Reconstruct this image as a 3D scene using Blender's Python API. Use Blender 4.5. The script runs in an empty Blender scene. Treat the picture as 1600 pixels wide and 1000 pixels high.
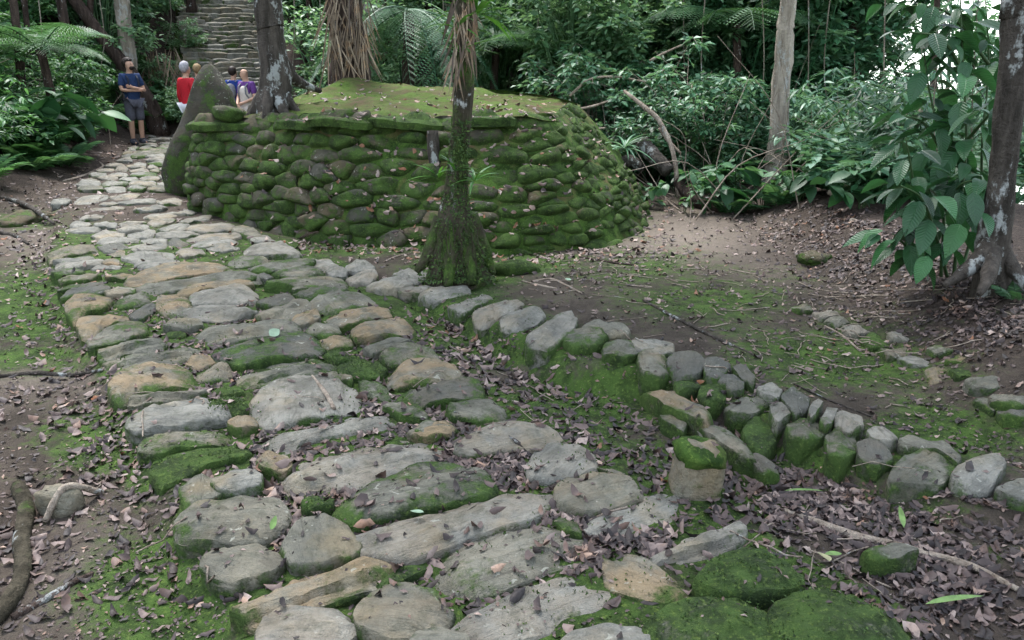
import bpy, math, random
import numpy as np
from mathutils import Vector, Matrix
from mathutils.bvhtree import BVHTree

# ------------------------------------------------------------------ camera, sky, sun, exposure
scene = bpy.context.scene
COL = scene.collection
FOC = 1600 / 36 * 28.0
PITCH = math.atan(394 / FOC)
CAMH = 1.6
cam_d = bpy.data.cameras.new('camera')
cam_d.lens = 28.0
cam_d.sensor_width = 36.0
cam_d.clip_start = 0.05
cam_d.clip_end = 2000
cam = bpy.data.objects.new('camera', cam_d)
cam.location = (0, 0, CAMH)
cam.rotation_euler = (math.pi / 2 - PITCH, 0, 0)
COL.objects.link(cam)
scene.camera = cam

SUN_EL, SUN_AZ = math.radians(62), math.radians(-25)      # azimuth from +Y towards +X
world = bpy.data.worlds.new('World')
scene.world = world
world.use_nodes = True
wn, wl = world.node_tree.nodes, world.node_tree.links
bg = wn['Background']
sky = wn.new('ShaderNodeTexSky')
sky.sky_type = 'NISHITA'
sky.sun_disc = False
sky.sun_elevation = SUN_EL
sky.sun_rotation = SUN_AZ
sky.air_density = 1.6
sky.dust_density = 1.5
# cloud-filled valley: below the horizon the air goes on as bright as at the horizon
tc = wn.new('ShaderNodeTexCoord')
sep = wn.new('ShaderNodeSeparateXYZ')
mx = wn.new('ShaderNodeMath'); mx.operation = 'MAXIMUM'; mx.inputs[1].default_value = 0.12
cmb = wn.new('ShaderNodeCombineXYZ')
hs = wn.new('ShaderNodeHueSaturation'); hs.inputs['Saturation'].default_value = 0.55
wl.new(tc.outputs['Generated'], sep.inputs[0])
wl.new(sep.outputs['X'], cmb.inputs['X']); wl.new(sep.outputs['Y'], cmb.inputs['Y'])
wl.new(sep.outputs['Z'], mx.inputs[0]); wl.new(mx.outputs[0], cmb.inputs['Z'])
wl.new(cmb.outputs[0], sky.inputs['Vector'])
wl.new(sky.outputs['Color'], hs.inputs['Color'])
wl.new(hs.outputs['Color'], bg.inputs['Color'])
bg.inputs['Strength'].default_value = 0.125

sun_d = bpy.data.lights.new('sun', 'SUN')
sun_d.energy = 1.5
sun_d.angle = math.radians(15)
sun_d.color = (1.0, 0.98, 0.95)
sun = bpy.data.objects.new('sun', sun_d)
_sd = Vector((math.sin(SUN_AZ) * math.cos(SUN_EL), math.cos(SUN_AZ) * math.cos(SUN_EL), math.sin(SUN_EL)))
sun.rotation_euler = (-_sd).to_track_quat('-Z', 'Y').to_euler()
sun.location = (0, 0, 20)
COL.objects.link(sun)

scene.view_settings.view_transform = 'Standard'
scene.view_settings.look = 'None'
scene.view_settings.gamma = 1.0
scene.view_settings.use_curve_mapping = False
scene.view_settings.exposure = 2.42
scene.render.engine = 'CYCLES'
scene.cycles.use_denoising = True
scene.cycles.use_adaptive_sampling = True
scene.cycles.adaptive_threshold = 0.02
scene.cycles.max_bounces = 6
scene.cycles.diffuse_bounces = 3
scene.cycles.glossy_bounces = 2
scene.cycles.transmission_bounces = 3
scene.cycles.transparent_max_bounces = 4
scene.cycles.caustics_reflective = False
scene.cycles.caustics_refractive = False

# ------------------------------------------------------------------ pixel (1600x1000) -> world
CP, SP = math.cos(PITCH), math.sin(PITCH)
def ray(x, y):
    u = (x - 800) / FOC; v = (500 - y) / FOC
    return np.array([u, CP + v * SP, -SP + v * CP])
def px(x, y, z=0.0):                       # on a level plane at height z
    d = ray(x, y); t = (z - CAMH) / d[2]
    return np.array([d[0] * t, d[1] * t, z])
def pd(x, y, Y):                           # at world distance Y
    d = ray(x, y); t = Y / d[1]
    return np.array([d[0] * t, Y, CAMH + d[2] * t])
def to_px(P):
    P = np.asarray(P, float)
    r = P - np.array([0, 0, CAMH])
    f = r[..., 1] * CP - r[..., 2] * SP
    u = r[..., 1] * SP + r[..., 2] * CP
    f = np.where(f < 0.05, 0.05, f)
    return 800 + FOC * r[..., 0] / f, 500 - FOC * u / f

# ------------------------------------------------------------------ noise
def _hash(ix, iy, iz):
    h = (ix.astype(np.int64) * 374761393 + iy.astype(np.int64) * 668265263 + iz.astype(np.int64) * 2147483647 + 974711) & 0xffffffff
    h = ((h ^ (h >> 13)) * 1274126177) & 0xffffffff
    h = ((h ^ (h >> 16)) * 2246822519) & 0xffffffff
    return ((h ^ (h >> 15)) & 0xffffff) / float(0xffffff)
def vnoise(x, y, z=0.0):
    x, y, z = np.broadcast_arrays(np.asarray(x, float), np.asarray(y, float), np.asarray(z, float))
    ix, iy, iz = np.floor(x), np.floor(y), np.floor(z)
    fx, fy, fz = x - ix, y - iy, z - iz
    fx, fy, fz = [f * f * (3 - 2 * f) for f in (fx, fy, fz)]
    out = 0
    for a in (0, 1):
        for b in (0, 1):
            for c in (0, 1):
                w = (fx if a else 1 - fx) * (fy if b else 1 - fy) * (fz if c else 1 - fz)
                out = out + w * _hash(ix + a, iy + b, iz + c)
    return out * 2 - 1
def fbm(x, y, z=0.0, o=3):
    s, a = 0, 1.0
    for k in range(o):
        f = 2.03 ** k
        s = s + a * vnoise(np.asarray(x) * f + 17.3 * k, np.asarray(y) * f - 9.1 * k, np.asarray(z) * f + 5.7 * k)
        a *= 0.5
    return s / 1.75
def sstep(a, b, x):
    t = np.clip((x - a) / (b - a), 0, 1)
    return t * t * (3 - 2 * t)

# ------------------------------------------------------------------ mesh helpers
def mesh_np(name, V, faces, mats=(), smooth=True, attrs=None, midx=None):
    """V (n,3); faces: list of (m,k) index arrays"""
    V = np.asarray(V, np.float32)
    if isinstance(faces, np.ndarray): faces = [faces]
    faces = [np.asarray(f, np.int32) for f in faces if len(f)]
    loops = np.concatenate([f.ravel() for f in faces])
    sizes = np.concatenate([np.full(len(f), f.shape[1], np.int32) for f in faces])
    starts = np.concatenate([[0], np.cumsum(sizes)[:-1]]).astype(np.int32)
    me = bpy.data.meshes.new(name)
    me.vertices.add(len(V)); me.vertices.foreach_set('co', V.ravel())
    me.loops.add(len(loops)); me.loops.foreach_set('vertex_index', loops)
    me.polygons.add(len(sizes)); me.polygons.foreach_set('loop_start', starts)
    me.polygons.foreach_set('loop_total', sizes)
    me.polygons.foreach_set('use_smooth', np.full(len(sizes), bool(smooth)))
    for m in mats: me.materials.append(m)
    if midx is not None: me.polygons.foreach_set('material_index', np.asarray(midx, np.int32))
    if attrs:
        for k, a in attrs.items():
            a = np.asarray(a, np.float32)
            if a.ndim == 1:
                at = me.attributes.new(k, 'FLOAT', 'POINT'); at.data.foreach_set('value', a)
            else:
                at = me.attributes.new(k, 'FLOAT_COLOR', 'POINT')
                at.data.foreach_set('color', np.c_[a, np.ones(len(a))].astype(np.float32).ravel())
    me.update(calc_edges=True)
    return me
def link(name, me, parent=None, loc=(0, 0, 0), rot=(0, 0, 0), scale=None):
    o = bpy.data.objects.new(name, me)
    o.location = [float(c) for c in loc]; o.rotation_euler = [float(c) for c in rot]
    if scale is not None: o.scale = (scale,) * 3 if np.isscalar(scale) else scale
    COL.objects.link(o)
    if parent is not None: o.parent = parent
    return o
def tag(o, label, cat, group=None, kind=None):
    if label: o['label'] = label
    if cat: o['category'] = cat
    if group: o['group'] = group
    if kind: o['kind'] = kind
    return o
def thing(name, loc, label, cat, group=None, rz=0):
    o = bpy.data.objects.new(name, None)
    o.empty_display_size = 0.1
    o.location = [float(c) for c in loc]; o.rotation_euler = (0, 0, rz)
    COL.objects.link(o)
    return tag(o, label, cat, group)
class MB:
    """collects vertex / face blocks into one mesh"""
    def __init__(s): s.V, s.T, s.Q, s.n, s.A = [], [], [], 0, []
    def add(s, V, T=None, Q=None, a=0.5):
        V = np.asarray(V, float)
        if T is not None and len(T): s.T.append(np.asarray(T) + s.n)
        if Q is not None and len(Q): s.Q.append(np.asarray(Q) + s.n)
        s.V.append(V); s.n += len(V)
        s.A.append(np.broadcast_to(np.asarray(a, float), (len(V),)))
    def arr(s):
        V = np.concatenate(s.V)
        T = np.concatenate(s.T) if s.T else np.zeros((0, 3), int)
        Q = np.concatenate(s.Q) if s.Q else np.zeros((0, 4), int)
        return V, T, Q, np.concatenate(s.A)
    def mesh(s, name, mats, smooth=True):
        V, T, Q, A = s.arr()
        return mesh_np(name, V, [T, Q], mats, smooth, {'tint': A})
def tube(P, R, n=6, cap=True, twist=0.0, rough=0.0, seed=0):
    P = np.asarray(P, float); m = len(P); R = np.broadcast_to(np.asarray(R, float), (m,))
    T = np.gradient(P, axis=0); T /= np.linalg.norm(T, axis=1)[:, None] + 1e-9
    ref = np.array([0.31, 0.87, 0.12]) if abs(T[0, 2]) > 0.7 else np.array([0, 0, 1.0])
    A = np.cross(T, ref); A /= np.linalg.norm(A, axis=1)[:, None] + 1e-9
    B = np.cross(T, A)
    th = np.linspace(0, 2 * np.pi, n, endpoint=False)
    rr = R[:, None] * np.ones(n)[None]
    if rough:
        s = np.linspace(0, m, m)[:, None]
        rr = rr * (1 + rough * fbm(np.cos(th)[None] * 1.3 + seed, np.sin(th)[None] * 1.3, s * 0.6))
    V = P[:, None] + rr[..., None] * (np.cos(th)[None, :, None] * A[:, None] + np.sin(th)[None, :, None] * B[:, None])
    V = V.reshape(-1, 3)
    i = np.arange(m - 1)[:, None] * n; j = np.arange(n)[None]; j2 = (j + 1) % n
    Q = np.stack([i + j, i + j2, i + n + j2, i + n + j], -1).reshape(-1, 4)
    Tq = None
    if cap:
        V = np.vstack([V, P[0], P[-1]]); c0, c1 = m * n, m * n + 1
        k = np.arange(n); k2 = (k + 1) % n
        Tq = np.vstack([np.stack([np.full(n, c0), k2, k], 1), np.stack([np.full(n, c1), (m - 1) * n + k, (m - 1) * n + k2], 1)])
    return V, Tq, Q
def spline(P, n):
    P = np.asarray(P, float); m = len(P)
    if m == 2:
        t = np.linspace(0, 1, n)[:, None]; return P[0] * (1 - t) + P[1] * t
    E = np.vstack([2 * P[0] - P[1], P, 2 * P[-1] - P[-2]])
    u = np.linspace(0, m - 1, n); k = np.minimum(u.astype(int), m - 2); f = (u - k)[:, None]
    a, b, c, d = E[k], E[k + 1], E[k + 2], E[k + 3]
    return 0.5 * (2 * b + (c - a) * f + (2 * a - 5 * b + 4 * c - d) * f ** 2 + (3 * b - a - 3 * c + d) * f ** 3)
def rotz(a):
    c, s = math.cos(a), math.sin(a); return np.array([[c, -s, 0], [s, c, 0], [0, 0, 1.0]])
def frames(D, up):
    """rotation matrices with X along D and Z near up (n,3)"""
    D = D / (np.linalg.norm(D, axis=1)[:, None] + 1e-9)
    Y = np.cross(up, D); Y /= np.linalg.norm(Y, axis=1)[:, None] + 1e-9
    Z = np.cross(D, Y)
    return np.stack([D, Y, Z], -1)
def stamp(tv, tt, R, T, S):
    """copies of a small template (verts, tris) under rotations R, scales S (n,) or (n,3), offsets T"""
    S = np.asarray(S, float); S = S[:, None] * np.ones(3) if S.ndim == 1 else S
    V = np.einsum('nij,nkj->nki', R, tv[None] * S[:, None]) + T[:, None]
    n, k = V.shape[:2]
    return V.reshape(-1, 3), (tt[None] + (np.arange(n) * k)[:, None, None]).reshape(-1, tt.shape[1])

# ------------------------------------------------------------------ materials
class NT:
    def __init__(s, name):
        s.m = bpy.data.materials.new(name); s.m.use_nodes = True
        s.t = s.m.node_tree; s.n = s.t.nodes; s.l = s.t.links
        s.b = s.n['Principled BSDF']; s.out = s.n['Material Output']
    def new(s, t, **k):
        o = s.n.new(t)
        for a, v in k.items(): setattr(o, a, v)
        return o
    def put(s, sock, v):
        if isinstance(v, bpy.types.NodeSocket): s.l.new(v, sock)
        elif v is not None: sock.default_value = v
    def math(s, op, a, b=None, clamp=False):
        o = s.new('ShaderNodeMath', operation=op, use_clamp=clamp)
        s.put(o.inputs[0], a); s.put(o.inputs[1], b); return o.outputs[0]
    def mix(s, f, a, b, mode='MIX'):
        o = s.new('ShaderNodeMix', data_type='RGBA', blend_type=mode)
        s.put(o.inputs[0], f)
        for i, v in ((6, a), (7, b)):
            if isinstance(v, tuple): v = (*v[:3], 1.0)
            s.put(o.inputs[i], v)
        return o.outputs[2]
    def ramp(s, v, a, b):
        o = s.new('ShaderNodeMapRange', interpolation_type='SMOOTHSTEP')
        s.put(o.inputs[0], v); o.inputs[1].default_value = a; o.inputs[2].default_value = b
        return o.outputs[0]
    def noise(s, vec, scale, detail=4, rough=0.6, w=None, dim='3D', dist=0.0):
        o = s.new('ShaderNodeTexNoise', noise_dimensions=dim)
        s.put(o.inputs['Vector'], vec)
        o.inputs['Scale'].default_value = scale; o.inputs['Detail'].default_value = detail
        o.inputs['Roughness'].default_value = rough; o.inputs['Distortion'].default_value = dist
        return o.outputs[0]
    def voro(s, vec, scale, feat='F1'):
        o = s.new('ShaderNodeTexVoronoi', feature=feat); s.put(o.inputs['Vector'], vec); o.inputs['Scale'].default_value = scale
        return o.outputs['Distance']
    def coord(s, kind='Object'): return s.new('ShaderNodeTexCoord').outputs[kind]
    def ocoord(s):
        o = s.new('ShaderNodeVectorMath', operation='ADD'); s.l.new(s.coord(), o.inputs[0])
        s.l.new(s.math('MULTIPLY', s.rand(), 60.0), o.inputs[1]); return o.outputs[0]
    def pos(s): return s.new('ShaderNodeNewGeometry').outputs['Position']
    def nz(s):
        x = s.new('ShaderNodeSeparateXYZ'); s.l.new(s.new('ShaderNodeNewGeometry').outputs['Normal'], x.inputs[0]); return x.outputs[2]
    def scale(s, vec, v):
        o = s.new('ShaderNodeMapping'); s.put(o.inputs['Vector'], vec); o.inputs['Scale'].default_value = v; return o.outputs[0]
    def rand(s): return s.new('ShaderNodeObjectInfo').outputs['Random']
    def attr(s, name, kind='GEOMETRY', out='Fac'):
        return s.new('ShaderNodeAttribute', attribute_name=name, attribute_type=kind).outputs[out]
    def bump(s, h, dist=0.01, strength=0.6):
        o = s.new('ShaderNodeBump'); s.put(o.inputs['Height'], h); o.inputs['Distance'].default_value = dist; o.inputs['Strength'].default_value = strength
        s.l.new(o.outputs[0], s.b.inputs['Normal']); return o
    def done(s, col=None, rough=0.85, spec=0.25):
        if col is not None:
            s.put(s.b.inputs['Base Color'], (*col[:3], 1.0) if isinstance(col, tuple) else col)
        s.put(s.b.inputs['Roughness'], rough); s.put(s.b.inputs['Specular IOR Level'], spec)
        return s.m

MOSS_A, MOSS_B, MOSS_C = (0.015, 0.032, 0.007), (0.045, 0.087, 0.017), (0.105, 0.156, 0.033)
def moss_col(t, vec, w=None):
    c = t.mix(t.ramp(t.noise(vec, 9, 3, 0.6, w), 0.35, 0.65), MOSS_A, MOSS_B)
    return t.mix(t.ramp(t.noise(vec, 60, 3, 0.7, w), 0.5, 0.78), c, MOSS_C)

def stone_mat(name, lo, hi, strata=1.0, lichen=1.0, moss_bias=0.0):
    t = NT(name); v = t.ocoord(); w = None
    n1 = t.noise(v, 5, 6, 0.65, w); n2 = t.noise(v, 28, 5, 0.7, w)
    col = t.mix(t.ramp(n1, 0.3, 0.72), lo, hi)
    st = t.noise(t.scale(v, (2.2, 26, 18)), 1.6, 5, 0.65, w, dist=0.4)
    col = t.mix(t.math('MULTIPLY', t.ramp(st, 0.52, 0.7), 0.55 * strata), col, (lo[0] * 0.45, lo[1] * 0.44, lo[2] * 0.42))
    col = t.mix(t.math('MULTIPLY', t.ramp(n2, 0.55, 0.75), 0.4), col, (lo[0] * 0.5, lo[1] * 0.5, lo[2] * 0.48))
    # each stone its own tone
    col = t.mix(t.math('MULTIPLY', t.ramp(t.rand(), 0.0, 0.5), 0.28), t.mix(0.5, col, (lo[0] * 1.1, lo[1] * 1.15, lo[2] * 1.25)), col)
    och = t.math('MULTIPLY', t.attr('ochre', 'OBJECT'), t.ramp(t.noise(v, 7, 4, 0.6, w), 0.3, 0.62))
    col = t.mix(t.math('MULTIPLY', och, 0.6), col, (0.25, 0.165, 0.085))
    och2 = t.math('MULTIPLY', t.ramp(t.noise(v, 3.2, 4, 0.6, w), 0.5, 0.72), 0.4)
    col = t.mix(och2, col, (hi[0] * 0.9, hi[1] * 0.72, hi[2] * 0.48))
    dk = t.attr('dark', 'OBJECT')
    col = t.mix(dk, col, t.mix(0.6, col, (0.05, 0.053, 0.052)))
    mott = t.noise(v, 13, 5, 0.75)
    col = t.mix(t.math('MULTIPLY', t.ramp(mott, 0.47, 0.66), 0.7), col, t.mix(0.35, (0.05, 0.052, 0.035), col))
    spots = t.math('MULTIPLY', t.ramp(t.noise(v, 34, 2, 0.45, dist=0.8), 0.66, 0.70), t.ramp(t.noise(v, 3.1, 2, 0.5), 0.47, 0.6))
    col = t.mix(t.math('MULTIPLY', spots, 0.5 * lichen), col, (0.34, 0.34, 0.29))
    # moss grows on flanks, in hollows and where the stone is a mossy one
    mo = t.math('ADD', t.attr('moss', 'OBJECT'), t.math('MULTIPLY', t.math('SUBTRACT', 1.0, t.nz()), 0.30))
    mo = t.math('ADD', mo, t.math('MULTIPLY', t.math('SUBTRACT', t.noise(v, 4.5, 5, 0.68, w), 0.5), 1.9))
    mo = t.math('ADD', mo, t.math('MULTIPLY', t.math('SUBTRACT', n2, 0.5), 0.7))
    mo = t.math('ADD', mo, t.math('MULTIPLY', t.attr('edge'), 0.16))
    mf = t.ramp(t.math('ADD', mo, moss_bias), 0.34, 0.72)
    col = t.mix(t.math('MULTIPLY', mf, 0.93), col, moss_col(t, v, w))
    h = t.math('ADD', t.math('MULTIPLY', n2, 0.7), t.math('MULTIPLY', st, 1.0 * strata))
    h = t.math('ADD', h, t.math('MULTIPLY', mott, 1.1))
    h = t.math('ADD', h, t.math('MULTIPLY', t.noise(v, 90, 4, 0.75, w), t.math('ADD', 0.25, t.math('MULTIPLY', mf, 0.9))))
    t.bump(h, 0.022, 0.9)
    return t.done(col, 0.92, 0.15)
M_STONE = stone_mat('path_stone', (0.072, 0.070, 0.056), (0.225, 0.212, 0.17))
M_PALE = stone_mat('pale_slab', (0.10, 0.097, 0.084), (0.285, 0.272, 0.232), 1.0, 0.9, 0.0)
M_WALL = stone_mat('wall_stone', (0.034, 0.031, 0.022), (0.105, 0.095, 0.068), 0.4, 1.3, 0.16)
M_STAND = stone_mat('standing_stone', (0.024, 0.022, 0.018), (0.072, 0.066, 0.054), 0.3, 1.6, 0.02)

def ground_mat():
    t = NT('forest_ground'); p = t.pos()
    msk = t.new('ShaderNodeSeparateColor'); t.l.new(t.attr('mask', out='Color'), msk.inputs[0])
    n1 = t.noise(p, 3.5, 6, 0.65); n2 = t.noise(p, 22, 5, 0.7); n3 = t.noise(p, 110, 4, 0.75)
    dirt = t.mix(t.ramp(n1, 0.3, 0.7), (0.035, 0.029, 0.023), (0.080, 0.065, 0.053))
    dirt = t.mix(t.math('MULTIPLY', t.ramp(n2, 0.5, 0.75), 0.5), dirt, (0.035, 0.025, 0.02))
    dirt = t.mix(msk.outputs[1], dirt, t.mix(n2, (0.105, 0.087, 0.070), (0.215, 0.180, 0.150)))
    hum = t.mix(t.ramp(n2, 0.35, 0.7), (0.022, 0.017, 0.014), (0.075, 0.056, 0.047))
    dirt = t.mix(msk.outputs[2], dirt, hum)
    dirt = t.mix(t.math('MULTIPLY', t.ramp(n3, 0.62, 0.78), 0.5), dirt, (0.20, 0.165, 0.14))
    mo = t.math('ADD', t.math('ADD', msk.outputs[0], 0.15), t.math('MULTIPLY', t.math('SUBTRACT', n1, 0.5), 1.2))
    mo = t.math('ADD', mo, t.math('MULTIPLY', t.math('SUBTRACT', n2, 0.5), 0.9))
    mf = t.ramp(mo, 0.3, 0.72)
    col = t.mix(t.math('MULTIPLY', mf, 0.9), dirt, moss_col(t, p))
    h = t.math('ADD', t.math('MULTIPLY', n2, 0.8), t.math('MULTIPLY', n3, 0.5))
    t.bump(h, 0.025, 0.9)
    return t.done(col, 0.95, 0.1)
M_GROUND = ground_mat()

def moss_mat(name, extra_dirt=0.5, hue=None):
    t = NT(name); p = t.coord()
    n2 = t.noise(p, 14, 5, 0.7)
    c = moss_col(t, p)
    c = t.mix(t.math('MULTIPLY', t.ramp(t.noise(p, 2.2, 5, 0.65), 0.48, 0.7), extra_dirt), c, (0.10, 0.068, 0.038))
    t.bump(t.math('ADD', n2, t.math('MULTIPLY', t.noise(p, 100, 4, 0.75), 0.6)), 0.02, 0.9)
    return t.done(c, 0.95, 0.1)
M_MOSS = moss_mat('moss_cushion', 0.55)
M_CORE = moss_mat('wall_earth', 0.9)

def foliage_mat(name, dark, mid, light, rough=0.42, trans=0.3):
    t = NT(name)
    f = t.attr('tint')
    r = t.math('MULTIPLY', t.math('SUBTRACT', t.rand(), 0.5), 0.35)
    f = t.math('ADD', f, r)
    c = t.mix(t.ramp(f, 0.0, 0.55), dark, mid)
    c = t.mix(t.ramp(f, 0.55, 1.0), c, light)
    t.done(c, rough, 0.38)
    tr = t.new('ShaderNodeBsdfTranslucent'); t.put(tr.inputs['Color'], t.mix(0.5, c, (light[0] * 1.1, light[1] * 1.1, light[2] * 0.6)))
    ms = t.new('ShaderNodeMixShader'); ms.inputs[0].default_value = trans
    t.l.new(t.b.outputs[0], ms.inputs[1]); t.l.new(tr.outputs[0], ms.inputs[2])
    t.l.new(ms.outputs[0], t.out.inputs['Surface'])
    return t.m
M_LEAF = foliage_mat('green_foliage', (0.012, 0.044, 0.016), (0.038, 0.122, 0.042), (0.12, 0.26, 0.09), 0.5, 0.36)
M_LEAFB = foliage_mat('blue_green_foliage', (0.012, 0.048, 0.022), (0.042, 0.140, 0.062), (0.17, 0.29, 0.20), 0.46, 0.34)
M_LEAFC = foliage_mat('painted_light_foliage', (0.022, 0.065, 0.030), (0.075, 0.175, 0.085), (0.21, 0.34, 0.19), 0.45, 0.42)  # greens raised: the hazy light behind the platform is put into the leaf colour
M_BIGLEAF = foliage_mat('dark_glossy_leaf', (0.008, 0.030, 0.013), (0.020, 0.075, 0.026), (0.045, 0.14, 0.045), 0.5, 0.22)
M_FERN = foliage_mat('fern_green', (0.016, 0.055, 0.022), (0.045, 0.125, 0.05), (0.12, 0.24, 0.10), 0.5, 0.35)
M_BROM = foliage_mat('bromeliad_leaf', (0.022, 0.085, 0.014), (0.05, 0.18, 0.025), (0.14, 0.30, 0.05), 0.38, 0.3)
def leaf_veins():
    m = foliage_mat('veined_leaf', (0.007, 0.028, 0.012), (0.017, 0.068, 0.024), (0.04, 0.13, 0.042), 0.4, 0.2)
    t = NT.__new__(NT); t.m = m; t.t = m.node_tree; t.n = t.t.nodes; t.l = t.t.links; t.b = t.n['Principled BSDF']; t.out = t.n['Material Output']
    x = t.new('ShaderNodeSeparateXYZ'); t.l.new(t.coord(), x.inputs[0])
    ay = t.math('ABSOLUTE', x.outputs[1])
    w = t.math('SINE', t.math('MULTIPLY', t.math('SUBTRACT', x.outputs[0], t.math('MULTIPLY', ay, 0.9)), 75.0))
    mid = t.math('SUBTRACT', 1.0, t.ramp(ay, 0.0, 0.02))
    t.bump(t.math('ADD', t.math('MULTIPLY', w, 0.35), t.math('MULTIPLY', mid, -1.5)), 0.009, 0.35)
    return m
M_VEIN = leaf_veins()
def dead_mat(name, cols, rough=0.75):
    t = NT(name); f = t.attr('tint'); c = cols[0]
    k = len(cols) - 1
    for i in range(k):
        c = t.mix(t.ramp(f, i / k, (i + 1) / k), c, cols[i + 1])
    c = t.mix(t.math('MULTIPLY', t.ramp(t.noise(t.pos(), 60, 3, 0.6), 0.45, 0.7), 0.4), c, (0.035, 0.024, 0.022))
    hue = t.noise(t.pos(), 9, 2, 0.5)
    c = t.mix(t.math('MULTIPLY', t.ramp(hue, 0.52, 0.66), 0.55), c, t.mix(1.0, c, (1.25, 0.92, 0.62), 'MULTIPLY'))
    return t.done(c, rough, 0.3)
M_DEAD = dead_mat('dead_leaf', [(0.016, 0.012, 0.012), (0.037, 0.026, 0.025), (0.075, 0.052, 0.047), (0.135, 0.097, 0.086), (0.25, 0.195, 0.17), (0.14, 0.062, 0.03)], 0.6)
M_DRYFROND = dead_mat('dry_frond', [(0.06, 0.045, 0.035), (0.16, 0.12, 0.085), (0.30, 0.24, 0.18)])

def bark_mat(name, a, b, lichen=(0.33, 0.34, 0.33), lf=0.5, moss=0.0, vert=1.0):
    t = NT(name); v = t.ocoord(); w = None
    n = t.noise(t.scale(v, (14, 14, 2.2 * vert)), 1.0, 6, 0.7, w)
    n2 = t.noise(v, 26, 4, 0.7, w)
    c = t.mix(t.ramp(n, 0.3, 0.7), a, b)
    li = t.ramp(t.math('ADD', t.noise(t.scale(v, (1, 1, 0.45)), 5.5, 5, 0.7, w), t.math('MULTIPLY', t.math('SUBTRACT', n2, 0.5), 0.3)), 0.63 - lf * 0.16, 0.70 - lf * 0.13)
    c = t.mix(t.math('MULTIPLY', li, 0.8), c, lichen)
    mm = t.math('ADD', t.attr('moss', 'OBJECT'), t.math('MULTIPLY', t.math('SUBTRACT', t.noise(v, 5, 5, 0.7, w), 0.5), 1.8))
    c = t.mix(t.math('MULTIPLY', t.ramp(t.math('ADD', mm, moss), 0.35, 0.75), 0.9), c, moss_col(t, v, w))
    t.bump(t.math('ADD', n, t.math('MULTIPLY', n2, 0.7)), 0.045, 1.0)
    return t.done(c, 0.93, 0.1)
M_BARK = bark_mat('grey_brown_bark', (0.024, 0.021, 0.018), (0.078, 0.067, 0.058), (0.30, 0.315, 0.31), lf=0.5)
M_BARKPALE = bark_mat('pale_bark', (0.16, 0.135, 0.11), (0.34, 0.30, 0.25), lf=0.45)
M_BARKDARK = bark_mat('dark_bark', (0.022, 0.016, 0.013), (0.07, 0.05, 0.042), lf=0.15)
M_BARKMOSS = bark_mat('mossy_bark', (0.022, 0.019, 0.013), (0.065, 0.056, 0.04), lf=0.1, moss=0.2)
M_TWIG = bark_mat('dry_twig', (0.15, 0.115, 0.09), (0.33, 0.28, 0.23), lf=0.0)
M_VINE = bark_mat('vine_stem', (0.10, 0.085, 0.065), (0.24, 0.21, 0.17), lf=0.3)
M_STEM = NT('green_stem').done((0.03, 0.06, 0.02), 0.7)
def plain(name, col, rough=0.8, var=0.25, sc=25):
    t = NT(name); n = t.noise(t.coord(), sc, 4, 0.6)
    c = t.mix(t.ramp(n, 0.3, 0.7), tuple(k * (1 - var) for k in col), tuple(min(1, k * (1 + var)) for k in col))
    t.bump(n, 0.004, 0.4)
    return t.done(c, rough, 0.2)
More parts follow.
